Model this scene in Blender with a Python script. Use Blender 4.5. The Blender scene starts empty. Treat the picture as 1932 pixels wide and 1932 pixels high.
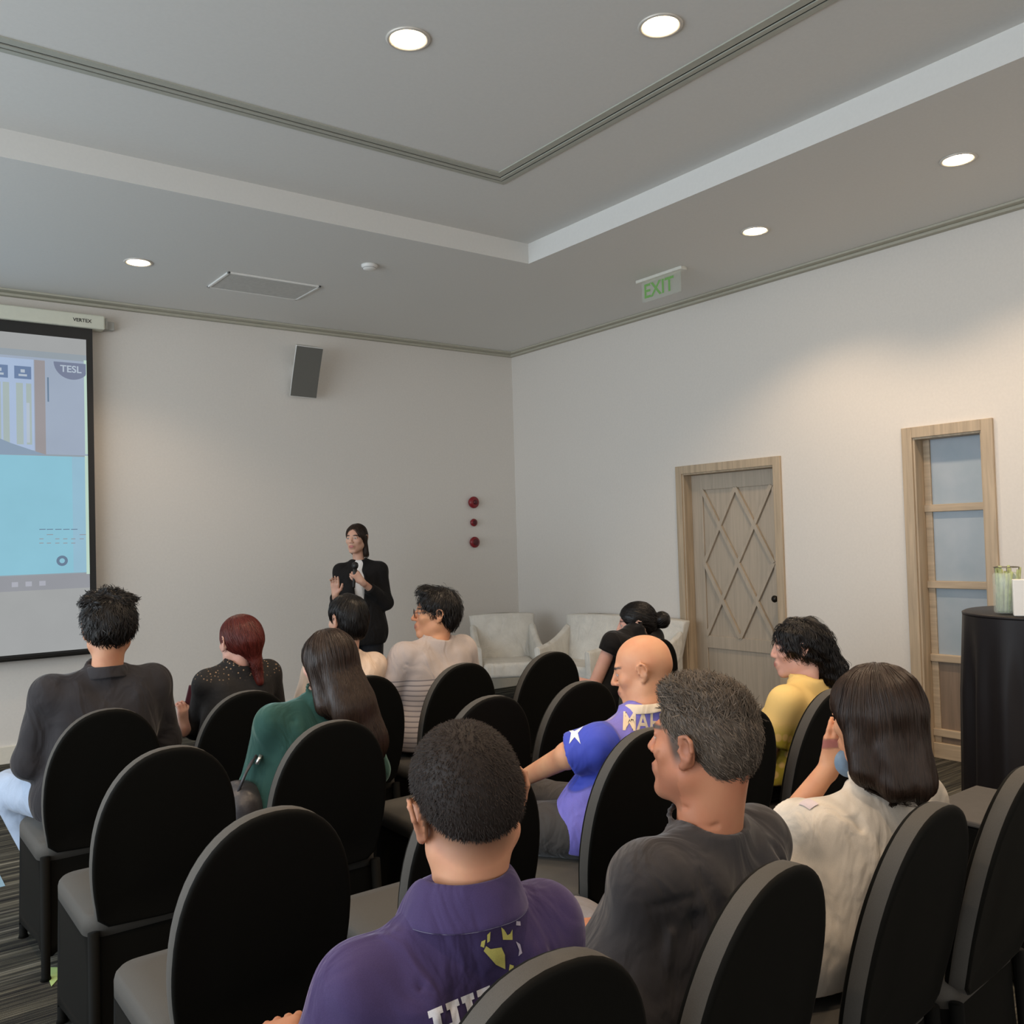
import bpy, bmesh, math, random
import numpy as np
from mathutils import Vector, Matrix

random.seed(7); RNG = np.random.default_rng(7)
SC = bpy.context.scene
COL = SC.collection
V3 = lambda *a: np.array(a, float)

# ------------------------------------------------------------------ camera
CAM_H, FPX = 1.5, 1708.77
def _axes(yaw, pitch, roll):
    y, p, r = [math.radians(v) for v in (yaw, pitch, roll)]
    f = V3(math.sin(y) * math.cos(p), math.cos(y) * math.cos(p), math.sin(p))
    rt = V3(math.cos(y), -math.sin(y), 0)
    up = np.cross(rt, f)
    return rt * math.cos(r) + up * math.sin(r), -rt * math.sin(r) + up * math.cos(r), f
RT, UP, FW = _axes(37.1789, 1.6301, -1.6675)
cam_data = bpy.data.cameras.new('camera')
cam_data.sensor_width = 36.0
cam_data.lens = FPX / 1932 * 36.0
cam_data.clip_start = 0.05
cam = bpy.data.objects.new('camera', cam_data)
COL.objects.link(cam)
cam.matrix_world = Matrix(((RT[0], UP[0], -FW[0], 0), (RT[1], UP[1], -FW[1], 0), (RT[2], UP[2], -FW[2], CAM_H), (0, 0, 0, 1)))
SC.camera = cam
def _ray(x, y): return FW + RT * (x - 966) / FPX - UP * (y - 966) / FPX
def at_y(x, y, Y):
    d = _ray(x, y); return V3(0, 0, CAM_H) + d * Y / d[1]
def at_x(x, y, X):
    d = _ray(x, y); return V3(0, 0, CAM_H) + d * X / d[0]
def at_z(x, y, Z):
    d = _ray(x, y); return V3(0, 0, CAM_H) + d * (Z - CAM_H) / d[2]

# ------------------------------------------------------------------ world, light, exposure
SC.view_settings.view_transform = 'Standard'
SC.view_settings.look = 'None'
SC.view_settings.exposure = 0.95
SC.view_settings.gamma = 1.0
SC.view_settings.use_curve_mapping = False
SC.cycles.max_bounces = 7; SC.cycles.diffuse_bounces = 4; SC.cycles.caustics_reflective = False; SC.cycles.caustics_refractive = False
world = bpy.data.worlds.new('world'); SC.world = world
world.use_nodes = True
world.node_tree.nodes['Background'].inputs[0].default_value = (1.0, 0.93, 0.86, 1)
world.node_tree.nodes['Background'].inputs[1].default_value = 0.63

def area_light(name, loc, direction, sx, sy, power, color):
    l = bpy.data.lights.new(name, 'AREA'); l.shape = 'RECTANGLE'; l.size = sx; l.size_y = sy
    l.energy = power; l.color = color
    o = bpy.data.objects.new(name, l); COL.objects.link(o)
    o.location = loc; o.rotation_euler = Vector(direction).to_track_quat('-Z', 'Y').to_euler()
    return o
# daylight through the window wall on the left of the room
area_light('window_daylight', (-3.3, 3.2, 1.7), (1, 0.0, 0.12), 6.5, 2.2, 112, (0.70, 0.86, 1.0))
def downlight_lamp(loc, power, size=128, color=(1.0, 0.74, 0.50), blend=0.55):
    l = bpy.data.lights.new('downlight_lamp', 'SPOT'); l.energy = power; l.color = color
    l.spot_size = math.radians(size); l.spot_blend = blend; l.shadow_soft_size = 0.06
    o = bpy.data.objects.new('downlight_lamp', l); COL.objects.link(o); o.location = loc
    return o

# ------------------------------------------------------------------ room numbers
YW, XW, ZC = 7.3646, 5.6362, 3.3685     # back wall, right wall, moulding underside
ZS = 3.384                               # soffit
XT, YT, ZT = 3.873, 4.834, 3.522         # tray edge, upper ceiling
XL, YR = -3.4, -4.2                      # left wall, rear end of the room

# ------------------------------------------------------------------ material helpers
def _mat(name):
    m = bpy.data.materials.new(name); m.use_nodes = True
    return m, m.node_tree, m.node_tree.nodes['Principled BSDF']
def N(t, kind, **kw):
    n = t.nodes.new(kind)
    for k, v in kw.items():
        if k in n.inputs.keys(): n.inputs[k].default_value = v
        else: setattr(n, k, v)
    return n
def coords(t, scale=(1, 1, 1), rot=(0, 0, 0)):
    tc = t.nodes.new('ShaderNodeTexCoord'); mp = t.nodes.new('ShaderNodeMapping')
    mp.inputs['Scale'].default_value = scale; mp.inputs['Rotation'].default_value = rot
    t.links.new(tc.outputs['Object'], mp.inputs['Vector'])
    return mp.outputs['Vector']
def ramp(t, fac, stops):
    r = t.nodes.new('ShaderNodeValToRGB'); t.links.new(fac, r.inputs[0])
    el = r.color_ramp.elements
    while len(el) < len(stops): el.new(0.5)
    for e, (p, c) in zip(el, stops): e.position = p; e.color = (*c[:3], 1)
    return r.outputs[0]
def bump(t, b, height, strength=0.3, dist=0.002):
    n = t.nodes.new('ShaderNodeBump'); n.inputs['Strength'].default_value = strength
    n.inputs['Distance'].default_value = dist
    t.links.new(height, n.inputs['Height']); t.links.new(n.outputs[0], b.inputs['Normal'])
    return n
def srgb(r, g, b):
    f = lambda v: (v / 255 / 12.92) if v <= 10 else ((v / 255 + 0.055) / 1.055) ** 2.4
    return (f(r), f(g), f(b))
def plain(name, c, rough=0.6, metal=0.0, var=0.06, scale=30, bmp=0.1, spec=0.5, dist=0.001):
    m, t, b = _mat(name)
    v = coords(t)
    n = N(t, 'ShaderNodeTexNoise', Scale=scale, Detail=4.0); t.links.new(v, n.inputs['Vector'])
    lo = [x * (1 - var) for x in c]; hi = [min(1, x * (1 + var)) for x in c]
    t.links.new(ramp(t, n.outputs[0], [(0.3, lo), (0.7, hi)]), b.inputs['Base Color'])
    b.inputs['Roughness'].default_value = rough; b.inputs['Metallic'].default_value = metal
    b.inputs['Specular IOR Level'].default_value = spec
    if bmp: bump(t, b, n.outputs[0], bmp, dist)
    return m
def fabric(name, c, rough=0.85, scale=900, var=0.12, sheen=0.15, spec=0.2, tint=(1, 1, 1), tone=False):
    m, t, b = _mat(name)
    v = coords(t)
    n = N(t, 'ShaderNodeTexNoise', Scale=scale, Detail=2.0); t.links.new(v, n.inputs['Vector'])
    n2 = N(t, 'ShaderNodeTexNoise', Scale=9.0, Detail=3.0); t.links.new(v, n2.inputs['Vector'])
    mx = N(t, 'ShaderNodeMath', operation='ADD'); t.links.new(n.outputs[0], mx.inputs[0]); t.links.new(n2.outputs[0], mx.inputs[1])
    h = N(t, 'ShaderNodeMath', operation='MULTIPLY'); t.links.new(mx.outputs[0], h.inputs[0]); h.inputs[1].default_value = 0.5
    lo = [x * (1 - var) for x in c]; hi = [min(1, x * (1 + var)) for x in c]
    base = ramp(t, h.outputs[0], [(0.35, lo), (0.65, hi)])
    if tone:
        at = N(t, 'ShaderNodeAttribute', attribute_name='tone'); mx2 = N(t, 'ShaderNodeMix', data_type='RGBA')
        t.links.new(at.outputs['Alpha'], mx2.inputs[0]); t.links.new(base, mx2.inputs[6]); t.links.new(at.outputs['Color'], mx2.inputs[7]); base = mx2.outputs[2]
    t.links.new(base, b.inputs['Base Color'])
    b.inputs['Roughness'].default_value = rough; b.inputs['Specular IOR Level'].default_value = spec
    b.inputs['Sheen Weight'].default_value = sheen; b.inputs['Sheen Roughness'].default_value = 0.4
    b.inputs['Sheen Tint'].default_value = (*tint, 1)
    b1 = bump(t, b, n.outputs[0], 0.25, 0.0006)
    vw = coords(t, (9, 9, 5)); nw = N(t, 'ShaderNodeTexNoise', Scale=1.0, Detail=2.5, Distortion=1.2); t.links.new(vw, nw.inputs['Vector'])
    b2 = bump(t, b, nw.outputs[0], 0.7, 0.030); t.links.new(b2.outputs[0], b1.inputs['Normal']); t.links.new(b1.outputs[0], b.inputs['Normal'])
    return m
def skin_mat(name, c, red=0.10):
    m, t, b = _mat(name)
    v = coords(t)
    n = N(t, 'ShaderNodeTexNoise', Scale=14.0, Detail=4.0); t.links.new(v, n.inputs['Vector'])
    n2 = N(t, 'ShaderNodeTexNoise', Scale=420.0, Detail=2.0); t.links.new(v, n2.inputs['Vector'])
    lo = (c[0] * 0.95, c[1] * (0.92 - red), c[2] * (0.92 - red)); hi = (min(1, c[0] * 1.05), c[1] * 1.06, c[2] * 1.06)
    base = ramp(t, n.outputs[0], [(0.3, lo), (0.7, hi)])
    at = N(t, 'ShaderNodeAttribute', attribute_name='tone')
    mx = N(t, 'ShaderNodeMix', data_type='RGBA')
    t.links.new(at.outputs['Alpha'], mx.inputs[0]); t.links.new(base, mx.inputs[6]); t.links.new(at.outputs['Color'], mx.inputs[7])
    t.links.new(mx.outputs[2], b.inputs['Base Color'])
    b.inputs['Roughness'].default_value = 0.5
    b.inputs['Subsurface Weight'].default_value = 0.12
    b.inputs['Subsurface Radius'].default_value = (0.6, 0.25, 0.12); b.inputs['Subsurface Scale'].default_value = 0.02
    b.inputs['Specular IOR Level'].default_value = 0.35
    bump(t, b, n2.outputs[0], 0.15, 0.0006)
    return m
def hair_mat(name, c, rough=0.38, var=0.5):
    m, t, b = _mat(name)
    v = coords(t, (160, 160, 14))
    n = N(t, 'ShaderNodeTexNoise', Scale=1.0, Detail=3.0); t.links.new(v, n.inputs['Vector'])
    at = N(t, 'ShaderNodeAttribute', attribute_name='rnd')
    lo = [x * (1 - var) for x in c]; hi = [min(1, x * (1 + var)) for x in c]
    ad = N(t, 'ShaderNodeMath', operation='MULTIPLY_ADD'); ad.inputs[1].default_value = 0.6; ad.inputs[2].default_value = 0.0
    t.links.new(at.outputs['Fac'], ad.inputs[0])
    a2 = N(t, 'ShaderNodeMath', operation='MULTIPLY_ADD'); a2.inputs[1].default_value = 0.5
    t.links.new(n.outputs[0], a2.inputs[0]); t.links.new(ad.outputs[0], a2.inputs[2])
    t.links.new(ramp(t, a2.outputs[0], [(0.15, lo), (0.9, hi)]), b.inputs['Base Color'])
    b.inputs['Roughness'].default_value = rough
    b.inputs['Specular IOR Level'].default_value = 0.28
    bump(t, b, n.outputs[0], 0.5, 0.002)
    return m
def emit(name, c, s=1.0, var=0.0, scale=8):
    m = bpy.data.materials.new(name); m.use_nodes = True; t = m.node_tree; t.nodes.clear()
    e = t.nodes.new('ShaderNodeEmission'); e.inputs[1].default_value = s
    if var:
        v = coords(t); n = N(t, 'ShaderNodeTexNoise', Scale=scale, Detail=3.0); t.links.new(v, n.inputs['Vector'])
        t.links.new(ramp(t, n.outputs[0], [(0.3, [x * (1 - var) for x in c]), (0.7, [x * (1 + var) for x in c])]), e.inputs[0])
    else: e.inputs[0].default_value = (*c, 1)
    o = t.nodes.new('ShaderNodeOutputMaterial'); t.links.new(e.outputs[0], o.inputs[0])
    return m
def wood(name, c, axis=2, var=0.18, rough=0.5):
    m, t, b = _mat(name)
    sc = [38, 38, 38]; sc[axis] = 2.2
    v = coords(t, tuple(sc))
    n = N(t, 'ShaderNodeTexNoise', Scale=1.0, Detail=6.0, Distortion=0.6); t.links.new(v, n.inputs['Vector'])
    lo = [x * (1 - var) for x in c]; hi = [min(1, x * (1 + var)) for x in c]
    t.links.new(ramp(t, n.outputs[0], [(0.3, lo), (0.7, hi)]), b.inputs['Base Color'])
    b.inputs['Roughness'].default_value = rough
    bump(t, b, n.outputs[0], 0.15, 0.001)
    return m

# ------------------------------------------------------------------ object helpers
def tag(o, label=None, cat=None, group=None, kind=None):
    if label: o['label'] = label
    if cat: o['category'] = cat
    if group: o['group'] = group
    if kind: o['kind'] = kind
    return o
def empty(name, loc=(0, 0, 0), rz=0.0):
    o = bpy.data.objects.new(name, None); COL.objects.link(o); o.location = loc; o.rotation_euler = (0, 0, rz)
    o.empty_display_size = 0.1
    return o
def mesh_obj(name, verts, faces, mats, parent=None, smooth=True, mat_idx=None):
    me = bpy.data.meshes.new(name)
    me.from_pydata([tuple(v) for v in verts] if not isinstance(verts, np.ndarray) else verts.tolist(), [], faces if not isinstance(faces, np.ndarray) else faces.tolist())
    if not isinstance(mats, (list, tuple)): mats = [mats]
    for m in mats: me.materials.append(m)
    if mat_idx is not None: me.polygons.foreach_set('material_index', np.asarray(mat_idx, dtype=np.int32))
    if smooth: me.polygons.foreach_set('use_smooth', np.ones(len(me.polygons), dtype=bool))
    me.update()
    o = bpy.data.objects.new(name, me); COL.objects.link(o)
    if parent: o.parent = parent
    return o
def bm_obj(name, bm, mats, parent=None, smooth=False, bevel=0.0, seg=2, subsurf=0):
    me = bpy.data.meshes.new(name)
    bmesh.ops.recalc_face_normals(bm, faces=bm.faces)
    bm.to_mesh(me); bm.free()
    if not isinstance(mats, (list, tuple)): mats = [mats]
    for m in mats: me.materials.append(m)
    if smooth: me.polygons.foreach_set('use_smooth', np.ones(len(me.polygons), dtype=bool))
    o = bpy.data.objects.new(name, me); COL.objects.link(o)
    if parent: o.parent = parent
    if bevel:
        md = o.modifiers.new('bevel', 'BEVEL'); md.width = bevel; md.segments = seg; md.limit_method = 'ANGLE'; md.angle_limit = math.radians(40)
    if subsurf:
        md = o.modifiers.new('subsurf', 'SUBSURF'); md.levels = subsurf; md.render_levels = subsurf
    return o
def box(bm, a, b, mi=0):
    x0, y0, z0 = a; x1, y1, z1 = b
    vs = [bm.verts.new(p) for p in ((x0, y0, z0), (x1, y0, z0), (x1, y1, z0), (x0, y1, z0), (x0, y0, z1), (x1, y0, z1), (x1, y1, z1), (x0, y1, z1))]
    for f in ((0, 3, 2, 1), (4, 5, 6, 7), (0, 1, 5, 4), (1, 2, 6, 5), (2, 3, 7, 6), (3, 0, 4, 7)):
        bm.faces.new([vs[i] for i in f]).material_index = mi
def quad(bm, pts, mi=0):
    f = bm.faces.new([bm.verts.new(p) for p in pts]); f.material_index = mi; return f
def bar(bm, a, b, up, w, h, mi=0):
    """rectangular bar a->b: width w sideways, height h along up"""
    a, b, up = Vector(a), Vector(b), Vector(up).normalized()
    d = (b - a).normalized(); s = d.cross(up).normalized()
    ring = [(-.5, -.5), (.5, -.5), (.5, .5), (-.5, .5)]
    A = [bm.verts.new(a + s * w * u + up * h * v) for u, v in ring]; B = [bm.verts.new(b + s * w * u + up * h * v) for u, v in ring]
    bm.faces.new(A[::-1]).material_index = mi; bm.faces.new(B).material_index = mi
    for i in range(4): bm.faces.new((A[i], A[(i + 1) % 4], B[(i + 1) % 4], B[i])).material_index = mi
def lathe(bm, prof, n=24, c=(0, 0, 0), axis='Z', mi=0, cap=True):
    rings = []
    for r, z in prof:
        ring = []
        for i in range(n):
            a = 2 * math.pi * i / n
            p = (r * math.cos(a), r * math.sin(a), z)
            if axis == 'Y': p = (p[0], p[2], p[1])
            if axis == 'X': p = (p[2], p[0], p[1])
            ring.append(bm.verts.new((p[0] + c[0], p[1] + c[1], p[2] + c[2])))
        rings.append(ring)
    for A, B in zip(rings, rings[1:]):
        for i in range(n): bm.faces.new((A[i], A[(i + 1) % n], B[(i + 1) % n], B[i])).material_index = mi
    if cap:
        bm.faces.new(rings[0][::-1]).material_index = mi; bm.faces.new(rings[-1]).material_index = mi
def tube(bm, pts, r, n=10, mi=0):
    pts = [Vector(p) for p in pts]; rr = r if isinstance(r, (list, tuple)) else [r] * len(pts)
    rings = []; ref = None
    for i, p in enumerate(pts):
        d = (pts[min(i + 1, len(pts) - 1)] - pts[max(i - 1, 0)]).normalized()
        if ref is None: ref = Vector((0, 0, 1)) if abs(d.z) < .9 else Vector((1, 0, 0))
        s = d.cross(ref).normalized(); u = s.cross(d).normalized(); ref = u
        rings.append([bm.verts.new(p + (s * math.cos(2 * math.pi * k / n) + u * math.sin(2 * math.pi * k / n)) * rr[i]) for k in range(n)])
    for A, B in zip(rings, rings[1:]):
        for i in range(n): bm.faces.new((A[i], A[(i + 1) % n], B[(i + 1) % n], B[i])).material_index = mi
    bm.faces.new(rings[0][::-1]).material_index = mi; bm.faces.new(rings[-1]).material_index = mi
def text_faces(txt, size, bold=False, font_shear=0.0, res=6):
    """flat mesh (bmesh) of a text in the XY plane, from Blender's own font"""
    cu = bpy.data.curves.new('t', 'FONT'); cu.body = txt; cu.size = size; cu.align_x = 'CENTER'; cu.align_y = 'CENTER'
    cu.resolution_u = res; cu.shear = font_shear
    if bold: cu.offset = size * 0.018
    o = bpy.data.objects.new('t', cu); COL.objects.link(o)
    dg = bpy.context.evaluated_depsgraph_get()
    me = bpy.data.meshes.new_from_object(o.evaluated_get(dg))
    bm = bmesh.new(); bm.from_mesh(me)
    bpy.data.objects.remove(o); bpy.data.curves.remove(cu); bpy.data.meshes.remove(me)
    return bm

# ------------------------------------------------------------------ structure
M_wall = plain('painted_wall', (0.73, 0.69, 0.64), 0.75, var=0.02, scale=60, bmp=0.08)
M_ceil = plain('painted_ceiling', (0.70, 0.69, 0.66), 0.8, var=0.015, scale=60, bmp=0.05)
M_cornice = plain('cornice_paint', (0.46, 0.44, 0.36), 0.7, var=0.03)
M_base = plain('baseboard_paint', (0.75, 0.70, 0.60), 0.5, var=0.03)
M_frame = wood('washed_oak_frame', (0.46, 0.36, 0.25), 2)
M_framey = wood('washed_oak_rail', (0.46, 0.36, 0.25), 1)
M_leaf = wood('washed_oak_door', (0.44, 0.37, 0.29), 2, 0.10)
M_dark = plain('dark_gap', (0.02, 0.02, 0.018), 0.9, var=0.1)
M_black = plain('black_paint', (0.012, 0.012, 0.012), 0.5)
M_white = plain('white_enamel', (0.78, 0.77, 0.74), 0.4, var=0.02)

def carpet_mat():
    m, t, b = _mat('striped_carpet')
    v = coords(t, (1.1, 26, 1))
    n = N(t, 'ShaderNodeTexNoise', Scale=1.0, Detail=5.0, Roughness=0.65); t.links.new(v, n.inputs['Vector'])
    v2 = coords(t, (0.5, 90, 1)); n2 = N(t, 'ShaderNodeTexNoise', Scale=1.0, Detail=2.0); t.links.new(v2, n2.inputs['Vector'])
    v3 = coords(t); n3 = N(t, 'ShaderNodeTexNoise', Scale=350.0, Detail=2.0); t.links.new(v3, n3.inputs['Vector'])
    vt = coords(t, (2.0, 2.0, 1)); ch = N(t, 'ShaderNodeTexVoronoi', Scale=1.0); t.links.new(vt, ch.inputs['Vector'])
    c1 = ramp(t, n.outputs[0], [(0.36, (0.022, 0.022, 0.024)), (0.48, (0.06, 0.058, 0.05)), (0.56, (0.10, 0.095, 0.08)), (0.66, (0.20, 0.19, 0.165))])
    c2 = ramp(t, n2.outputs[0], [(0.42, (0.4, 0.4, 0.42)), (0.58, (1.15, 1.12, 1.0))])
    mx = N(t, 'ShaderNodeMix', data_type='RGBA', blend_type='MULTIPLY'); mx.inputs[0].default_value = 0.8
    t.links.new(c1, mx.inputs[6]); t.links.new(c2, mx.inputs[7])
    t.links.new(mx.outputs[2], b.inputs['Base Color'])
    b.inputs['Roughness'].default_value = 0.95; b.inputs['Specular IOR Level'].default_value = 0.1
    bump(t, b, n3.outputs[0], 0.6, 0.004)
    return m
M_carpet = carpet_mat()

bm = bmesh.new(); box(bm, (XL, YR, -0.1), (XW + 0.4, YW + 0.2, 0)); tag(bm_obj('floor', bm, M_carpet), kind='structure')
bm = bmesh.new(); box(bm, (XL, YW, 0), (XW + 0.2, YW + 0.15, 3.6)); tag(bm_obj('wall_back', bm, M_wall), kind='structure')
# right wall with its two openings
D_Y1, D_Y2, D_Z = 5.1513, 4.1187, 2.0483
W_Y1, W_Y2, W_Z = 3.166, 2.5849, 2.1404
bm = bmesh.new(); T = 0.22; fr = 0.02
for (y0, y1, z0, z1) in ((D_Y1 - fr, YW, 0, 3.6), (D_Y2 + fr, D_Y1 - fr, D_Z - fr, 3.6), (W_Y1 - fr, D_Y2 + fr, 0, 3.6), (W_Y2 + fr, W_Y1 - fr, W_Z - fr, 3.6), (YR, W_Y2 + fr, 0, 3.6)):
    box(bm, (XW, y0, z0), (XW + T, y1, z1))
tag(bm_obj('wall_right', bm, M_wall), kind='structure')
# ceiling: soffit ring, riser and raised field
bm = bmesh.new()
XTL, YTR = -2.2, -3.0
box(bm, (XT, YR, ZS), (XW + .2, YW + .1, 3.75)); box(bm, (XL, YT, ZS), (XT, YW + .1, 3.75))
box(bm, (XL, YR, ZS), (XTL, YT, 3.75)); box(bm, (XTL, YR, ZS), (XT, YTR, 3.75)); box(bm, (XTL, YTR, ZT), (XT, YT, 3.75))
tag(bm_obj('ceiling', bm, M_ceil), kind='structure')
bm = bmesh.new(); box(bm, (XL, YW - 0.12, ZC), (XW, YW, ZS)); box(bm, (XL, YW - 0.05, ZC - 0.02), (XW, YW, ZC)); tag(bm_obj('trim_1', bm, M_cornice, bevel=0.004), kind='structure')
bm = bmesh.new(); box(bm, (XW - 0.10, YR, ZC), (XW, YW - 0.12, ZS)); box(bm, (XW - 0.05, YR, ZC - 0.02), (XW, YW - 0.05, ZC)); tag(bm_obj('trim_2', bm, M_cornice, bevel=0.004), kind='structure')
bm = bmesh.new(); box(bm, (XL, YW - 0.018, 0), (XW, YW, 0.125)); tag(bm_obj('baseboard_back', bm, M_base, bevel=0.005), kind='structure')
bm = bmesh.new()
for y0, y1 in ((D_Y1, YW - 0.018), (W_Y1, D_Y2), (YR, W_Y2)): box(bm, (XW - 0.018, y0, 0), (XW, y1, 0.125))
tag(bm_obj('baseboard_right', bm, M_base, bevel=0.005), kind='structure')

# door with diamond lattice
def frame_set(name, y1, y2, z, w, depth, kind_mat):
    """stepped casing around an opening in the right wall (y1 > y2)"""
    root = empty(name, (XW, (y1 + y2) / 2, 0)); tag(root, kind='structure')
    bm = bmesh.new(); X = 0.0; c = (y1 + y2) / 2
    for (a, b2, x0, x1) in ((0, w, -0.022, 0.0), (w * 0.55, w + 0.012, -0.008, 0.035)):
        box(bm, (x0, y1 - b2 - c, 0), (x1, y1 - a - c, z - a)); box(bm, (x0, y2 + a - c, 0), (x1, y2 + b2 - c, z - a))
        box(bm, (x0, y2 + b2 - c, z - b2), (x1, y1 - b2 - c, z - a))
    # reveal lining
    box(bm, (0.03, y1 - w - 0.012 - c, 0), (depth, y1 - w * .4 - c, z - w * .4)); box(bm, (0.03, y2 + w * .4 - c, 0), (depth, y2 + w + 0.012 - c, z - w * .4))
    box(bm, (0.03, y2 + w - c, z - w - 0.012), (depth, y1 - w - c, z - w * .4))
    bm_obj('door_frame' if name.startswith('door') else 'window_frame', bm, kind_mat, root, bevel=0.003)
    return root, c
dr, dc = frame_set('door_1', D_Y1, D_Y2, D_Z, 0.065, 0.20, M_frame)
bm = bmesh.new()
ya, yb = D_Y1 - 0.077 - dc, D_Y2 + 0.077 - dc   # leaf extents (ya > yb)
lx = 0.085
box(bm, (lx + .014, yb, 0.01), (lx + .05, ya, D_Z - 0.078))
st = 0.115
pz0, pz1 = 0.66, 1.845
for (y0, y1, z0, z1) in ((yb, yb + 0.085, .01, D_Z - .078), (ya - st, ya, .01, D_Z - .078), (yb + .085, ya - st, pz1, D_Z - .078), (yb + .085, ya - st, 0.56, pz0), (yb + .085, ya - st, .01, .16)):
    box(bm, (lx, y0, z0), (lx + .014, y1, z1))
bm_obj('door_leaf', bm, M_leaf, dr, bevel=0.003)
bm = bmesh.new()
py0, py1 = ya - st, yb + 0.085; W = py0 - py1; Hh = pz1 - pz0
P = lambda u, v: (lx + .001, py0 - u * W, pz0 + v * Hh)
for k_, (a, b) in enumerate((((0, 1), (1, 0)), ((1, 1), (0, 0)), ((.5, 1), (0, .5)), ((.5, 1), (1, .5)), ((0, .5), (.5, 0)), ((1, .5), (.5, 0)))):
    bar(bm, P(*a), P(*b), (1, 0, 0), 0.032, (0.020, 0.017, 0.018, 0.021, 0.0215, 0.0175)[k_])
bm_obj('lattice', bm, M_leaf, dr)
bm = bmesh.new(); lathe(bm, [(0.026, 0), (0.026, -0.008), (0.01, -0.012), (0.01, -0.04), (0.024, -0.05), (0.027, -0.065), (0.018, -0.078)], 20, (lx, yb + .045, 0.985), 'X')
bm_obj('door_knob', bm, plain('dark_bronze', (0.03, 0.025, 0.02), 0.35, 0.8), dr, smooth=True)
# tall window with frosted panes
wr, wc = frame_set('window_1', W_Y1, W_Y2, W_Z, 0.07, 0.20, M_frame)
def glass_mat():
    m, t, b = _mat('frosted_glass')
    v = coords(t); n = N(t, 'ShaderNodeTexNoise', Scale=6.0, Detail=3.0); t.links.new(v, n.inputs['Vector'])
    t.links.new(ramp(t, n.outputs[0], [(0.3, (0.50, 0.60, 0.68)), (0.7, (0.60, 0.68, 0.76))]), b.inputs['Base Color'])
    n2 = N(t, 'ShaderNodeTexNoise', Scale=240.0); t.links.new(v, n2.inputs['Vector'])
    b.inputs['Roughness'].default_value = 0.28; b.inputs['Transmission Weight'].default_value = 0.35
    bump(t, b, n2.outputs[0], 0.2, 0.001)
    return m
M_glass = glass_mat()
wy0, wy1 = W_Y2 + .082 - wc, W_Y1 - .082 - wc
zz = [0.10, 0.165, 0.645, 1.118, 1.612, W_Z - 0.082]
bm = bmesh.new()
for z in zz[1:5]: box(bm, (0.075, wy0, z - 0.024), (0.125, wy1, z + 0.024))
box(bm, (0.07, wy0, 0.0), (0.13, wy1, 0.10)); box(bm, (0.09, wy1 - 0.045, .1), (0.13, wy1, W_Z - .08)); box(bm, (0.09, wy0, .1), (0.13, wy0 + 0.012, W_Z - .08))
bm_obj('glazing_bars', bm, M_framey, wr, bevel=0.004)
for z0, z1 in zip(zz[2:5], zz[3:6]):
    bm = bmesh.new(); box(bm, (0.104, wy0 + .01, z0 + .02), (0.112, wy1 - .04, z1 - (.02 if z1 < 1.7 else 0))); bm_obj('glass_pane', bm, M_glass, wr)
bm = bmesh.new(); box(bm, (0.10, wy0 + .01, .09), (0.12, wy1 - .04, .625)); bm_obj('lower_panel', bm, wood('brown_panel', (0.22, 0.16, 0.115)), wr)
# pale blue backing sheet put in behind the frosted glass
bm = bmesh.new(); box(bm, (0.135, wy0 - .02, 0.0), (0.15, wy1 + .02, W_Z)); bm_obj('added_backing_sheet', bm, plain('pale_blue_backing', (0.42, 0.5, 0.56), 0.8), wr)

# ------------------------------------------------------------------ ceiling fittings
M_lamp = emit('lamp_glow', (1.0, 0.80, 0.50), 14.0)
M_ring = plain('lamp_trim', (0.62, 0.58, 0.52), 0.35, 0.2)
def make_downlight():
    root = empty('ceiling_downlight')
    bm = bmesh.new(); lathe(bm, [(0.088, 0.002), (0.090, -0.004), (0.082, -0.008), (0.070, -0.004), (0.066, 0.012)], 32, cap=False); bm_obj('trim_ring', bm, M_ring, root, smooth=True)
    bm = bmesh.new(); lathe(bm, [(0.068, -0.002), (0.060, -0.007), (0.0001, -0.009)], 32, cap=False); bm_obj('lamp_lens', bm, M_lamp, root, smooth=True)
    return root
def dup(root, loc, rz=0.0, label=None, group=None):
    r = root.copy(); COL.objects.link(r); r.location = loc; r.rotation_euler = (0, 0, rz)
    if label: r['label'] = label
    if group: r['group'] = group
    for ch in list(root.children):
        c = ch.copy(); COL.objects.link(c); c.parent = r
        for g in list(ch.children):
            d = g.copy(); COL.objects.link(d); d.parent = c
    return r
DL = [((1.883, 3.083, ZT), 'glowing round downlight in raised ceiling field above the presenter, left of two'),
      ((2.662, 2.439, ZT), 'glowing round downlight in raised ceiling field nearest the slot corner, right of two'),
      ((1.650, 6.165, ZS), 'small round downlight in lowered ceiling left of the air grille'),
      ((4.668, 3.541, ZS), 'round downlight in lowered ceiling right of the exit sign'),
      ((4.666, 2.259, ZS), 'round downlight in lowered ceiling near right edge of the photo')]
d0 = make_downlight(); tag(d0, DL[0][1], 'ceiling light', 'recessed ceiling downlights'); d0.location = DL[0][0]
for p, lab in DL[1:]: dup(d0, p, 0, lab)
for (x, y, z), _ in DL: downlight_lamp((x, y, z - 0.03), 34 if z == ZT else (18 if x < 3 else 32))
# the rest of the same grid of lamps, behind the camera's frame
for (x, y, z) in ((1.1, 1.0, ZT), (2.66, 0.6, ZT), (-0.3, 3.083, ZT), (-0.3, 0.8, ZT), (4.666, 0.9, ZS)):
    downlight_lamp((x, y, z - .03), 34)

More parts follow.
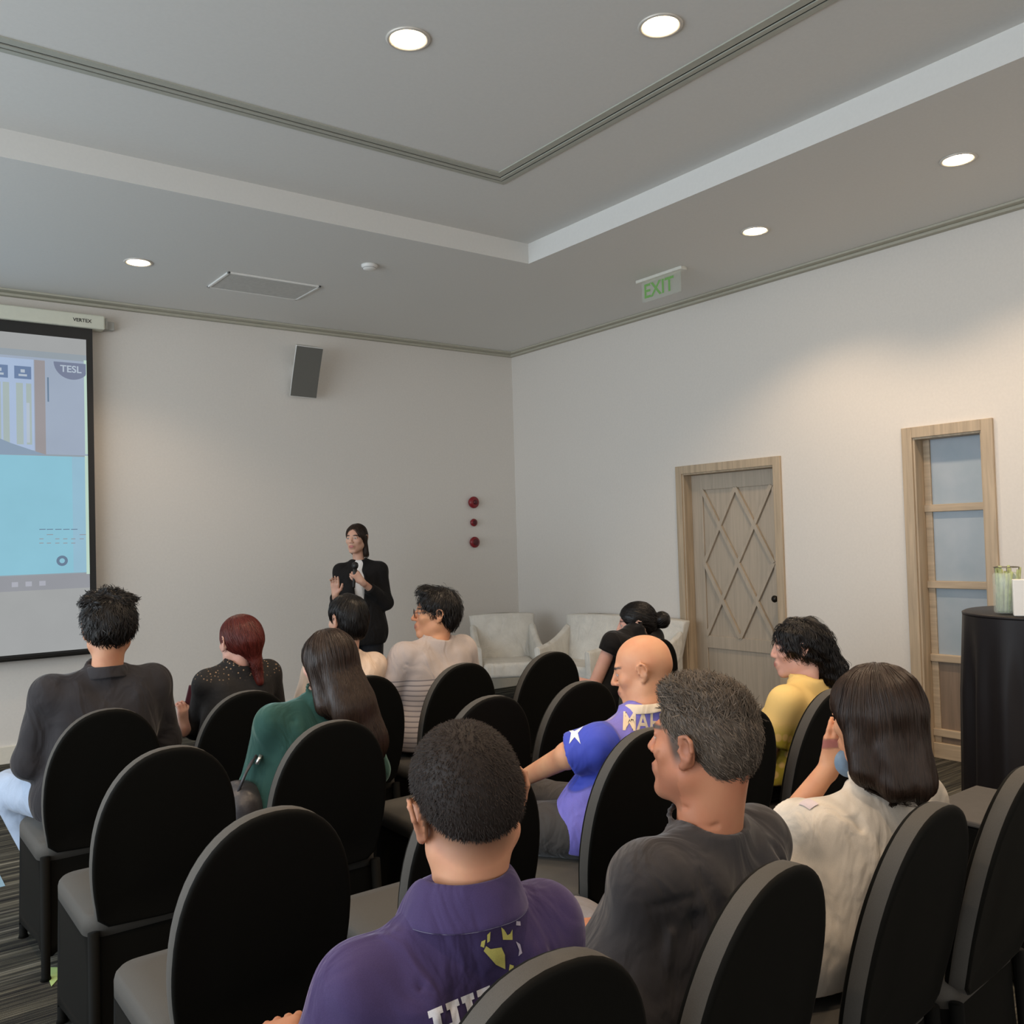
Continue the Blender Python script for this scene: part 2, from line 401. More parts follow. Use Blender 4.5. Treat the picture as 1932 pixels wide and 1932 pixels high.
# linear slot diffuser, an L along the raised field
XS, YS = 3.0607, 4.0404
root = empty('slot_diffuser', (XS, YS, ZT)); tag(root, 'long L shaped grey slot air diffuser with two dark slots in raised ceiling', 'air diffuser')
M_slotm = plain('slot_metal', (0.42, 0.42, 0.36), 0.5, 0.1, var=0.04)
def lrun(bm, o, w, z0, z1, mi=0):
    """L-shaped strip whose outer edge lies o inside the corner, width w"""
    box(bm, (-5.0, -o - w, z0), (-o, -o, z1), mi); box(bm, (-o - w, -7.0, z0), (-o, -o - w, z1), mi)
bm = bmesh.new(); lrun(bm, -0.035, 0.030, -0.006, 0.0); lrun(bm, 0.008, 0.024, -0.008, 0); lrun(bm, 0.044, 0.042, -0.006, 0)
bm_obj('diffuser_frame', bm, M_slotm, root)
for o_ in (-0.006, 0.031):
    bm = bmesh.new(); lrun(bm, o_, 0.014, -0.0025, 0.0); bm_obj('slot', bm, M_dark, root)

# square air grille
gx, gy = 2.556, 6.272
root = empty('air_grille', (gx, gy, ZS)); tag(root, 'flat rectangular white framed air grille in lowered ceiling above back wall', 'air grille')
bm = bmesh.new(); hw, hd = 0.345, 0.215
for a, b in (((-hw, -hd), (hw, -hd + .018)), ((-hw, hd - .018), (hw, hd)), ((-hw, -hd), (-hw + .018, hd)), ((hw - .018, -hd), (hw, hd))):
    box(bm, (*a, -0.012), (*b, 0.0))
bm_obj('grille_frame', bm, M_white, root, bevel=0.002)
bm = bmesh.new()
for i in range(19):
    y = -hd + .03 + i * (2 * hd - .06) / 18; bar(bm, (-hw + .018, y, -0.006), (hw - .018, y, -0.006), (0, .45, .9), 0.014, 0.002)
bm_obj('louver', bm, plain('grille_grey', (0.5, 0.49, 0.46), .6), root)
bm = bmesh.new(); box(bm, (-hw + .018, -hd + .018, -0.002), (hw - .018, hd - .018, 0)); bm_obj('backing', bm, plain('grille_back', (0.30, 0.29, 0.27), .8), root)

root = empty('smoke_detector', (2.96, 5.427, ZS)); tag(root, 'small round white smoke detector on lowered ceiling', 'smoke detector')
bm = bmesh.new(); lathe(bm, [(0.055, 0), (0.055, -0.012), (0.048, -0.018), (0.042, -0.03), (0.025, -0.036), (0.0005, -0.037)], 28); bm_obj('detector_body', bm, M_white, root, smooth=True)
bm = bmesh.new(); lathe(bm, [(0.044, -0.02), (0.046, -0.024), (0.040, -0.027)], 28, cap=False); bm_obj('sensor_ring', bm, M_dark, root)

# exit sign hung from the lowered ceiling, panel seen edge-on towards the room
root = empty('exit_sign', (4.846, 4.52, ZS)); tag(root, 'green lettered EXIT sign hanging from lowered ceiling above the door wall', 'exit sign')
bm = bmesh.new(); box(bm, (-0.03, -0.225, -0.022), (0.03, 0.225, 0.0)); bm_obj('sign_housing', bm, plain('housing_white', (0.7, 0.69, 0.62), .4), root, bevel=0.003)
mg, tg, bg = _mat('clear_acrylic'); bg.inputs['Base Color'].default_value = (0.75, 0.88, 0.76, 1); bg.inputs['Roughness'].default_value = 0.2; bg.inputs['Alpha'].default_value = 0.10
bm = bmesh.new(); box(bm, (-0.004, -0.19, -0.17), (0.004, 0.19, -0.022)); bm_obj('sign_panel', bm, mg, root)
bm = text_faces('EXIT', 0.145, True)
bmesh.ops.transform(bm, matrix=Matrix.Translation((-0.0065, 0.02, -0.100)) @ Matrix.Rotation(-math.pi / 2, 4, 'Z') @ Matrix.Rotation(math.pi / 2, 4, 'X'), verts=bm.verts)
bm_obj('sign_letters', bm, emit('exit_green', srgb(95, 135, 80), 0.5), root)

# ------------------------------------------------------------------ things on the back wall
root = empty('wall_speaker', (3.29, YW - 0.02, 2.99)); tag(root, 'white two-way loudspeaker with grey grille mounted high on back wall', 'speaker')
sp_w, sp_h = 0.235, 0.44
def bent_panel(bm, w, h, d0, d1, bulge, n=10):
    # angled column cabinet: front tilts down, leaning toward the floor
    front = []
    for i in range(n + 1):
        v = i / n; z = h / 2 - v * h
        y = -(d0 + (d1 - d0) * math.sin(v * math.pi * .55) ) ; front.append((y, z))
    L = [bm.verts.new((-w / 2, y, z)) for y, z in front]; Rr = [bm.verts.new((w / 2, y, z)) for y, z in front]
    BL = [bm.verts.new((-w / 2 * .8, 0, z)) for y, z in front]; BR = [bm.verts.new((w / 2 * .8, 0, z)) for y, z in front]
    for i in range(n):
        bm.faces.new((L[i], Rr[i], Rr[i + 1], L[i + 1])); bm.faces.new((BL[i], L[i], L[i + 1], BL[i + 1]))
        bm.faces.new((Rr[i], BR[i], BR[i + 1], Rr[i + 1])); bm.faces.new((BR[i], BL[i], BL[i + 1], BR[i + 1]))
    bm.faces.new((BL[0], BR[0], Rr[0], L[0])); bm.faces.new((L[n], Rr[n], BR[n], BL[n]))
bm = bmesh.new(); bent_panel(bm, sp_w, sp_h, 0.10, 0.075, 0)
bmesh.ops.transform(bm, matrix=Matrix.Rotation(math.radians(19), 4, 'X') @ Matrix.Rotation(math.radians(-8), 4, 'Z'), verts=bm.verts)
bmesh.ops.translate(bm, vec=(0, -0.10, 0), verts=bm.verts)
bm_obj('speaker_cabinet', bm, M_white, root, bevel=0.006)
bm = bmesh.new()
gl = []
for i in range(11):
    v = i / 10; z = (sp_h / 2 - .006) - v * (sp_h - .012); y = -(0.10 - .025 * math.sin(v * math.pi * .55)) - .004
    gl.append((bm.verts.new((-sp_w / 2 + .004, y, z)), bm.verts.new((sp_w / 2 - .004, y, z))))
for a, b in zip(gl, gl[1:]): bm.faces.new((a[0], a[1], b[1], b[0]))
bmesh.ops.transform(bm, matrix=Matrix.Rotation(math.radians(19), 4, 'X') @ Matrix.Rotation(math.radians(-8), 4, 'Z'), verts=bm.verts)
bmesh.ops.translate(bm, vec=(0, -0.10, 0), verts=bm.verts)
g_ = bm_obj('speaker_grille', bm, plain('grille_cloth', (0.13, 0.125, 0.11), .8, scale=400), root, smooth=True); g_['label'] = 'grey cloth grille'
bm = bmesh.new(); box(bm, (-0.04, -0.10, -0.05), (0.04, 0.018, 0.05)); bm_obj('mounting_bracket', bm, M_white, root)

M_red = plain('alarm_red', (0.23, 0.012, 0.018), 0.35); M_redd = plain('alarm_red_dark', (0.09, 0.008, 0.012), 0.4)
def alarm(name, label, cat, z, r, d, kind):
    root = empty(name, (5.097, YW, z)); tag(root, label, cat)
    bm = bmesh.new(); lathe(bm, [(r * .86, 0), (r * .86, -d * .4), (r, -d * .42), (r, -d * .62), (r * .93, -d * .8), (r * .6, -d), (0.0005, -d)], 32, axis='Y'); bm_obj('alarm_body', bm, M_red, root, smooth=True, bevel=0.002)
    bm = bmesh.new()
    if kind == 'bell': lathe(bm, [(0.022, -d), (0.022, -d - .01), (0.0005, -d - .014)], 16, axis='Y')
    else: lathe(bm, [(r * .62, -d - .001), (r * .5, -d - .006), (0.0005, -d - .003)], 24, axis='Y')
    bm_obj('center_cap' if kind == 'bell' else 'press_plate', bm, M_redd, root, smooth=True)
alarm('fire_alarm_bell', 'large round red alarm bell, topmost of three on back wall', 'alarm bell', 1.86, 0.058, 0.05, 'bell')
alarm('fire_alarm_button', 'smallest round red alarm button between bell and lower unit', 'alarm button', 1.661, 0.038, 0.035, 'btn')
alarm('fire_alarm_call_point', 'round red alarm call point with pale centre, lowest of three on back wall', 'alarm', 1.467, 0.054, 0.045, 'btn')

# ------------------------------------------------------------------ projection screen
SX, SY = 1.603, YW - 0.11
root = empty('projection_screen', (SX, SY, 0)); tag(root, 'pull-down projection screen with black border and pale blue slide on back wall', 'projection screen')
SB, ST = 0.745, 3.155
L_ = -3.3
M_case = plain('screen_case', (0.66, 0.66, 0.55), 0.45, var=0.02)
bm = bmesh.new(); box(bm, (L_ - .05, -0.03, ST), (0.085, 0.09, ST + 0.105)); bm_obj('screen_casing', bm, M_case, root, bevel=0.012, seg=3)
bm = bmesh.new(); box(bm, (0.088, 0.0, ST + .01), (0.11, 0.085, ST + .095)); box(bm, (0.10, 0.05, ST + .02), (0.17, 0.108, ST + .085)); bm_obj('casing_end', bm, plain('case_grey', (0.45, 0.45, 0.42), .5), root, bevel=0.006)
bm = bmesh.new(); box(bm, (L_, 0.0, SB), (0, 0.004, ST)); bm_obj('screen_border', bm, M_black, root)
bm = bmesh.new(); tube(bm, [(L_ - .02, 0.002, SB), (0.012, 0.002, SB)], 0.014, 12); bm_obj('weight_bar', bm, M_black, root, smooth=True)
bm = text_faces('VERTEX', 0.036, True)
bmesh.ops.transform(bm, matrix=Matrix.Translation((-0.075, -0.0315, ST + .05)) @ Matrix.Rotation(math.pi / 2, 4, 'X'), verts=bm.verts)
bm_obj('casing_lettering', bm, M_black, root)
# the picture on the screen (flat)
ems = {}
def em(k, c): ems[k] = len(ems); return emit('slide_' + k, srgb(*c), 0.5, 0.03, 3)
mats = [em('bar', (150, 152, 158)), em('sky', (150, 160, 168)), em('pic', (160, 172, 190)), em('facade', (170, 188, 215)), em('sign', (112, 132, 165)), em('cream', (168, 182, 180)), em('pillar', (155, 150, 152)), em('floorpic', (140, 158, 178)), em('cyan', (142, 194, 212)), em('cyan2', (150, 188, 208)), em('edge', (190, 215, 200)), em('ink', (108, 128, 150)), em('badge', (122, 130, 152)), em('white', (180, 192, 205)), em('low', (163, 165, 165)), em('icons', (172, 174, 184))]
bm = bmesh.new()
def sl(x0, z0, x1, z1, k, l=0): quad(bm, ((x0, -0.0012 - .0006 * l, z0), (x1, -0.0012 - .0006 * l, z0), (x1, -0.0012 - .0006 * l, z1), (x0, -0.0012 - .0006 * l, z1)), ems[k])
xr = -0.045
sl(L_ + .05, SB + .03, xr, ST - .085, 'low')          # whole white cloth, lit by room and projector
PT, PB = 2.865, 1.395                                    # projected picture
def pz(y, x=80):                                       # z of a photo row on the screen plane
    return float(at_y(x, y, SY)[2])
def px(x, y=800): return float(at_y(x, y, SY)[0]) - SX
sl(L_ + .05, pz(1085), xr, pz(665, 100), 'sky', 1)
sl(L_ + .05, pz(1113, 80), xr - .0, pz(1085), 'bar', 1)
for x in (22, 48, 74): sl(px(x, 1100), pz(1105), px(x + 12, 1100), pz(1096), 'icons', 2)
sl(L_ + .05, pz(857), xr, pz(672, 40), 'pic', 2)
sl(L_ + .05, pz(850), px(64, 760), pz(676, 30), 'facade', 3)
for x0, x1 in ((-20, 16), (28, 60)):
    sl(px(x0), pz(714, 30), px(x1), pz(690, 30), 'sign', 4); sl(px(x0 + 8), pz(709, 30), px(x1 - 8), pz(705, 30), 'white', 5); sl(px(x1 - 20), pz(702, 30), px(x1 - 12), pz(696, 30), 'white', 5)
for x0, x1 in ((-8, 2), (6, 18), (31, 44), (50, 60)): sl(px(x0), pz(838, 30), px(x1), pz(722, 30), 'cream', 4)
sl(px(50), pz(835, 50), px(56), pz(760, 50), 'white', 5)
sl(px(66), pz(858, 76), px(86), pz(680, 76), 'pillar', 4)
sl(px(89, 730), pz(758, 90), px(92, 730), pz(712, 90), 'ink', 4)
quad(bm, [(px(-20), -.005, pz(858, 0)), (px(86), -.005, pz(858, 76)), (px(20), -.005, pz(836, 20)), (px(-20), -.005, pz(820, 0))], ems['floorpic'])
cx, cz = px(136, 690), pz(690, 136); rr = 0.125
bmv = []
for i in range(25):
    a = math.pi + math.pi * i / 24
    bmv.append((min(cx + rr * math.cos(a), xr - .005), -.0055, cz + rr * math.sin(a) * 1.0 + .02))
quad(bm, bmv[::1], ems['badge'])
sl(px(158, 700), pz(857, 160), xr, pz(680, 158), 'edge', 4)
sl(L_ + .05, pz(1083), xr, pz(860), 'cyan', 3)
sl(px(137, 960), pz(1079, 150), xr - .02, pz(862, 150), 'cyan2', 4)
sl(xr - .022, pz(1083, 163), xr, pz(860, 163), 'edge', 5)
for j, yy in enumerate((998, 1008, 1016, 1024)):
    for x0 in (74, 88, 104, 119, 134, 150):
        if (x0 + j) % 3 and x0 < 152: sl(px(x0, yy), pz(yy + 1.5, x0), px(x0 + (12 if j < 2 else 8), yy), pz(yy, x0), 'ink' if j == 0 else 'bar', 5)
cc = (px(117, 1058), pz(1058, 117)); ring = []
for i in range(24):
    a0, a1 = 2 * math.pi * i / 24, 2 * math.pi * (i + 1) / 24
    quad(bm, [(cc[0] + r_ * math.cos(a), -.006, cc[1] + r_ * math.sin(a)) for r_, a in ((.018, a0), (.038, a0), (.038, a1), (.018, a1))], ems['ink'])
for f in bm.faces: f.normal_update()
bm_obj('slide_image', bm, mats, root)
bm = text_faces('TESL', 0.07, True)
bmesh.ops.transform(bm, matrix=Matrix.Translation((cx - .01, -0.0065, cz - .03)) @ Matrix.Rotation(math.pi / 2, 4, 'X'), verts=bm.verts)
bm_obj('badge_lettering', bm, mats[ems['white']], root)

# ------------------------------------------------------------------ banquet chairs in black stretch covers
def cover_mat(name, lo, hi, sheen, spec):
    m, t, b = _mat(name)
    v = coords(t); n = N(t, 'ShaderNodeTexNoise', Scale=1200.0, Detail=2.0); t.links.new(v, n.inputs['Vector'])
    t.links.new(ramp(t, n.outputs[0], [(0.3, lo), (0.7, hi)]), b.inputs['Base Color'])
    b.inputs['Roughness'].default_value = 0.7; b.inputs['Specular IOR Level'].default_value = spec
    b.inputs['Sheen Weight'].default_value = sheen; b.inputs['Sheen Roughness'].default_value = 0.35
    b.inputs['Sheen Tint'].default_value = (1, 0.97, 0.93, 1)
    bump(t, b, n.outputs[0], 0.2, 0.0005)
    return m
M_cover = cover_mat('black_stretch_cover', (0.0030, 0.0030, 0.0022), (0.0052, 0.0050, 0.0042), 0.015, 0.10)
M_cover_lit = cover_mat('black_cover_lit_tone', (0.060, 0.056, 0.050), (0.085, 0.080, 0.072), 0.05, 0.25)  # paler copy of the same black cover, overhead light put into its colour
CW = 0.405
def arch_outline(w, z0, z1, n=28, e=2.25):
    """backrest outline: straight sides rising into a round arch (superellipse)"""
    pts = []; h = 0.30
    for i in range(n + 1):
        a = math.pi * i / n
        c, s = math.cos(a), math.sin(a)
        x = w / 2 * (abs(c) ** (2 / e)) * (1 if c > 0 else -1); z = z1 - h + h * (abs(s) ** (2 / e))
        pts.append((x, z))
    low = []
    for i in range(1, 8):
        v = i / 8; low.append((-w / 2 + 0.018 * v * v, (z1 - h) + (z0 + .05 - (z1 - h)) * v))
    bot = [(-w / 2 + .02, z0 + .03), (-w / 2 + .05, z0 + .004), (0, z0 - .004), (w / 2 - .05, z0 + .004), (w / 2 - .02, z0 + .03)]
    right = [(-x, z) for x, z in low[::-1]]
    return pts + low + bot + right
def make_chair():
    root = empty('banquet_chair')
    # backrest: thick padded arch with softened rim; slight backward lean
    out = arch_outline(CW, 0.425, 0.93)
    cx, cz = 0, 0.66
    lean = lambda z: -0.115 * (z - .45) / .5
    prof = [(-0.026, 0.90), (-0.0285, 0.955), (-0.027, 0.985), (-0.021, 0.998), (0, 1.0), (0.014, 0.998), (0.022, 0.985), (0.026, 0.955), (0.024, 0.90)]
    bm = bmesh.new(); rings = []
    for dy, s in prof:
        sx = s; rings.append([bm.verts.new((x - (1 - s) * (CW / 2) * (x / (CW / 2)), dy + lean(z), cz + (z - cz) * (1 - (1 - s) * .8))) for x, z in out])
    n = len(out)
    for j, (A, B) in enumerate(zip(rings, rings[1:])):
        for i in range(n): bm.faces.new((A[i], A[(i + 1) % n], B[(i + 1) % n], B[i])).material_index = 1 if 2 < j < 5 else 0  # rim faces get the paler tone, painted as if lit from above
    for ring, dy in ((rings[0], -0.030), (rings[-1], 0.027)):
        prev = ring
        for s2 in (0.6, 0.3):
            cur = [bm.verts.new((v.co.x * s2, v.co.y + (-.003 if dy < 0 else .003), cz + (v.co.z - cz) * s2)) for v in ring]
            for k, v in enumerate(cur): v.co.y = (dy if True else 0) + lean(v.co.z)
            for i in range(n): bm.faces.new((prev[i], prev[(i + 1) % n], cur[(i + 1) % n], cur[i]))
            prev = cur
        bm.faces.new(prev)
    bm_obj('backrest', bm, [M_cover, M_cover_lit], root, smooth=True)
    # seat: rounded padded slab
    def slab(pl, z_lo, z_hi, crown):
        bm = bmesh.new(); rings = []
        for s, z in ((1.0, z_lo), (1.0, z_hi - .025), (.985, z_hi - .01), (.95, z_hi), (.7, z_hi + crown * .7), (.35, z_hi + crown)):
            rings.append([bm.verts.new((x * s, 0.22 + (y - .22) * s, z)) for x, y in pl])
        k = len(pl)
        for A, B in zip(rings, rings[1:]):
            for i in range(k): bm.faces.new((A[i], A[(i + 1) % k], B[(i + 1) % k], B[i]))
        bm.faces.new(rings[-1]); bm.faces.new(rings[0][::-1]); return bm
    def rrect(x0, y0, x1, y1, r, n=6):
        p = []
        for cx_, cy_, a0 in ((x1 - r, y1 - r, 0), (x0 + r, y1 - r, 90), (x0 + r, y0 + r, 180), (x1 - r, y0 + r, 270)):
            for i in range(n + 1): a = math.radians(a0 + 90 * i / n); p.append((cx_ + r * math.cos(a), cy_ + r * math.sin(a)))
        return p
    bm_obj('seat', slab(rrect(-.208, 0.0, .208, .455, .06), 0.40, 0.462, .014), M_cover_lit, root, smooth=True)  # same black cover, painted paler for the light falling from above
    # stretched skirt between the legs: hem arches up between four feet
    bm = bmesh.new(); top = rrect(-.206, 0.002, .206, .452, .055, 5); k = len(top); rows = []
    feet = ((-.225, -.06), (.225, -.06), (.225, .475), (-.225, .475))
    for v in np.linspace(0, 1, 12):
        row = []
        for (x, y) in top:
            d = min(math.hypot(x - fx, y - fy) for fx, fy in feet)
            corner = math.exp(-(d / .085) ** 2)
            dist_to_corner = max(0, 1 - d / .30)
            hem = 0.015 + 0.20 * (1 - min(1, (corner ** .35) * 1.0)) * 1.0
            z = 0.43 + (hem - 0.43) * v
            out_ = 1 + 0.06 * v * corner - 0.05 * math.sin(math.pi * v) * (1 - corner)
            yy = 0.22 + (y - .22) * (1 + (.10 * v * corner) - .03 * math.sin(math.pi * v) * (1 - corner))
            if y < .1: yy -= .05 * v * corner
            row.append(bm.verts.new((x * out_, yy, z)))
        rows.append(row)
    for A, B in zip(rows, rows[1:]):
        for i in range(k): bm.faces.new((A[i], A[(i + 1) % k], B[(i + 1) % k], B[i]))
    o = bm_obj('cover_skirt', bm, M_cover, root, smooth=True)
    md = o.modifiers.new('solid', 'SOLIDIFY'); md.thickness = 0.004; md.offset = -1
    for fx, fy in ((-.195, -.025), (.195, -.025), (.195, .43), (-.195, .43)):
        bm = bmesh.new(); tube(bm, [(fx * .97, .22 + (fy - .22) * .92, .42), (fx, fy, .012), (fx, fy, 0.0)], [.016, .015, .019], 12); bm_obj('leg', bm, M_cover, root, smooth=True)
    return root
GRP = 'banquet chairs in black stretch covers'
R1, R2, R3, R4 = 3.60, 2.80, 2.01, 1.09
CH = [  # x, y, label
 (0.800, R1, 'black covered banquet chair under the man in charcoal shirt at the left aisle'),
 (1.320, R1, 'black covered banquet chair under the red haired woman in lace'),
 (1.840, R1, 'black covered banquet chair under the person in cream top'),
 (2.340, R1, 'black covered banquet chair under the man in glasses and striped shirt'),
 (2.870, R1, 'empty black covered chair standing alone left of the bald man, front row'),
 (3.600, R1, 'black covered banquet chair under the woman with hair bun'),
 (0.785, R2, 'empty black covered chair directly behind the man in charcoal shirt'),
 (1.300, R2, 'black covered banquet chair under the long haired woman in green'),
 (1.920, R2, 'empty black covered chair whose top peeks above the buzz-cut head'),
 (2.370, R2, 'empty black covered chair directly in front of the blue jersey man'),
 (0.765, R3, 'empty black covered chair at left, large in front, third row by the aisle'),
 (1.325, R3, 'empty black covered chair half hidden by the head of the buzz-cut man'),
 (1.925, R3, 'black covered banquet chair under the bald man in blue jersey'),
 (2.345, R3, 'black covered chair between the grey haired man and the yellow blouse'),
 (2.860, R3, 'black covered banquet chair under the woman in yellow blouse'),
 (0.785, R4 - .008, 'black covered banquet chair under the man in purple polo, cut by bottom edge'),
 (1.270, R4, 'black covered banquet chair under the grey haired man in dark shirt'),
 (1.79, R4, 'black covered banquet chair under the woman in white shirt'),
 (2.215, R4, 'black covered chair cut off by the right edge of the photo'),
]
chair0 = make_chair(); tag(chair0, CH[0][2], 'chair', GRP); chair0.location = (CH[0][0], CH[0][1], 0)
for x, y, lab in CH[1:]: dup(chair0, (x, y, 0), random.uniform(-.02, .02) + (math.radians(7) if y == R4 and 1.2 < x < 1.5 else math.radians(4) if y == R4 and x > 1.5 else 0), lab)

# ================================================================== people: implicit-surface modelling
def unit(v): v = np.asarray(v, float); return v / (np.linalg.norm(v) + 1e-12)
def rotm(yaw=0, pitch=0, roll=0):
    """yaw: turn to the left, pitch: look up, roll: tilt to the right (degrees); x right, y forward, z up"""
    a, b, c = [math.radians(v) for v in (yaw, pitch, roll)]
    Rz = np.array([[math.cos(a), -math.sin(a), 0], [math.sin(a), math.cos(a), 0], [0, 0, 1]])
    Rx = np.array([[1, 0, 0], [0, math.cos(b), -math.sin(b)], [0, math.sin(b), math.cos(b)]])
    Ry = np.array([[math.cos(c), 0, math.sin(c)], [0, 1, 0], [-math.sin(c), 0, math.cos(c)]])
    return Rz @ Rx @ Ry
class Cone:                                            # capsule with two radii, optional flat cuts at its ends
    def __init__(s, a, b, ra, rb=None, cap=None, flat=None):
        s.a, s.b = np.asarray(a, float), np.asarray(b, float); s.ra = ra; s.rb = ra if rb is None else rb; s.cap = cap; s.flat = flat
        R_ = max(s.ra, s.rb); s.lo = np.minimum(s.a, s.b) - R_; s.hi = np.maximum(s.a, s.b) + R_
    def __call__(s, P):
        ab = s.b - s.a; L2 = ab @ ab + 1e-12
        q = P - s.a; t = np.clip((q @ ab) / L2, 0, 1)
        v = q - t[..., None] * ab
        if s.flat is not None:                          # flattened cross-section: (axis, factor)
            ax, f = s.flat; ax = unit(ax); c = v @ ax; v = v + (c * (1 / f - 1))[..., None] * ax
        d = np.sqrt((v * v).sum(-1)) - (s.ra + (s.rb - s.ra) * t)
        if s.cap: d = np.maximum(d, ((P - s.b) @ (ab / math.sqrt(L2))))
        return d
class Ell:
    def __init__(s, c, r, R=None):
        s.c = np.asarray(c, float); s.r = np.asarray(r, float); s.R = np.eye(3) if R is None else R
        e = np.sqrt(((s.R * s.r) ** 2).sum(1)); s.lo = s.c - e; s.hi = s.c + e
    def __call__(s, P):
        q = (P - s.c) @ s.R
        k0 = np.sqrt(((q / s.r) ** 2).sum(-1)); k1 = np.sqrt(((q / (s.r ** 2)) ** 2).sum(-1)) + 1e-6
        return k0 * (k0 - 1) / k1
class RBox:
    def __init__(s, c, h, r, R=None):
        s.c = np.asarray(c, float); s.h = np.asarray(h, float); s.r = r; s.R = np.eye(3) if R is None else R
        e = np.abs(s.R) @ s.h; s.lo = s.c - e; s.hi = s.c + e
    def __call__(s, P):
        q = np.abs((P - s.c) @ s.R) - (s.h - s.r)
        return np.sqrt((np.maximum(q, 0) ** 2).sum(-1)) + np.minimum(q.max(-1), 0) - s.r
def smin(a, b, k):
    h = np.clip(0.5 + 0.5 * (b - a) / k, 0, 1); return b + (a - b) * h - k * h * (1 - h)
def wav(P, f, s=0.0):
    x, y, z = P[..., 0] * f, P[..., 1] * f, P[..., 2] * f
    return (np.sin(x + 1.7 * np.sin(y * .8 + s) + s) + np.sin(y * 1.1 + 1.9 * np.sin(z * .7 - s)) + np.sin(z * 1.05 + 1.6 * np.sin(x * .9 + 2 * s)) + 0.6 * np.sin(1.9 * (x + z) + 1.3 * np.sin(2.1 * y + s))) / 3.6
class Field:
    def __init__(s): s.ops = []
    def add(s, p, k=0.02): s.ops.append(('a', p, k)); return s
    def sub(s, p, k=0.01): s.ops.append(('s', p, k)); return s
    def cut(s, n, c): s.ops.append(('c', unit(n), np.asarray(c, float))); return s
    def fold(s, a, b, amp, w): s.ops.append(('f', Cone(a, b, 0.0), (amp * 1.45, w))); return s
    def noise(s, amp, f, seed=0.0): s.ops.append(('n', amp, (f, seed))); return s
    def _op(s, D, P, op):
        t, p, k = op
        if t == 'a': return smin(D, p(P), k)
        if t == 's': return -smin(-D, p(P), k)
        if t == 'c': return np.maximum(D, (P - k) @ p)
        if t == 'f': d = p(P); return D + k[0] * np.exp(-(d / k[1]) ** 2)
        if t == 'n': return D + p * wav(P, *k)
    def at(s, P):
        D = np.full(P.shape[:-1], 1.0)
        for op in s.ops: D = s._op(D, P, op)
        return D
    def grad(s, P, e=0.002):
        d = s.at(P); g = np.stack([s.at(P + np.eye(3)[i] * e) - d for i in range(3)], -1)
        return d, g / (np.linalg.norm(g, axis=-1, keepdims=True) + 1e-9)
    def mesh(s, h):
        """naive surface nets over the field's own bounds"""
        lo = np.min([o[1].lo for o in s.ops if o[0] == 'a'], 0) - 4 * h; hi = np.max([o[1].hi for o in s.ops if o[0] == 'a'], 0) + 4 * h
        for o in s.ops:                                 # axis-aligned cuts shrink the grid
            if o[0] == 'c':
                for i in range(3):
                    if o[1][i] > .95: hi[i] = min(hi[i], o[2][i] + 0.03 + 4 * h)
                    if o[1][i] < -.95: lo[i] = max(lo[i], o[2][i] - 0.03 - 4 * h)
        n = np.ceil((hi - lo) / h).astype(int) + 1
        ax = [lo[i] + h * np.arange(n[i]) for i in range(3)]
        D = np.full(n, 1.0, dtype=np.float32)
        for op in s.ops:
            if op[0] in 'asf':
                pad = (op[2] if op[0] != 'f' else 2.6 * op[2][1]) + 3 * h
                i0 = np.clip(np.floor((op[1].lo - pad - lo) / h).astype(int), 0, n); i1 = np.clip(np.ceil((op[1].hi + pad - lo) / h).astype(int) + 1, 0, n)
                if (i1 <= i0).any(): continue
            else: i0, i1 = np.zeros(3, int), n
            sl = tuple(slice(a, b) for a, b in zip(i0, i1))
            if op[0] in 'nc':                            # whole grid, slab by slab, only near the surface
                for k in range(n[0]):
                    Dk = D[k]; m = np.abs(Dk) < 0.06 if op[0] == 'n' else Dk < 0.9
                    if not m.any(): continue
                    jj, kk = np.nonzero(m)
                    P = np.stack([np.full(len(jj), ax[0][k]), ax[1][jj], ax[2][kk]], -1)
                    Dk[m] = s._op(Dk[m], P, op)
                continue
            for k in range(i0[0], i1[0]):                # slab by slab keeps memory small
                g = np.meshgrid(ax[1][sl[1]], ax[2][sl[2]], indexing='ij')
                P = np.stack([np.full(g[0].shape, ax[0][k]), g[0], g[1]], -1)
                D[k, sl[1], sl[2]] = s._op(D[k, sl[1], sl[2]], P, op)
        S = D < 0
        c = [S[a:n[0] - 1 + a, b:n[1] - 1 + b, d:n[2] - 1 + d] for a in (0, 1) for b in (0, 1) for d in (0, 1)]
        allv = c[0].copy(); anyv = c[0].copy()
        for q in c[1:]: allv &= q; anyv |= q
        cell = anyv & ~allv
        idx = np.full(cell.shape, -1, dtype=np.int64); ci = np.argwhere(cell); idx[cell] = np.arange(len(ci))
        acc = np.zeros((len(ci), 3)); cnt = np.zeros(len(ci))
        corner = [(a, b, d) for a in (0, 1) for b in (0, 1) for d in (0, 1)]
        dv = np.stack([D[ci[:, 0] + a, ci[:, 1] + b, ci[:, 2] + d] for a, b, d in corner], -1).astype(float)
        for i in range(8):
            for j in range(i + 1, 8):
                if sum(abs(corner[i][k] - corner[j][k]) for k in range(3)) != 1: continue
                m = (dv[:, i] < 0) != (dv[:, j] < 0)
                t = np.where(m, dv[:, i] / (dv[:, i] - dv[:, j] + 1e-12), 0)
                p = np.array(corner[i]) + t[:, None] * (np.array(corner[j]) - np.array(corner[i]))
                acc += p * m[:, None]; cnt += m
        V = lo + h * (ci + acc / np.maximum(cnt, 1)[:, None])
        F_ = []
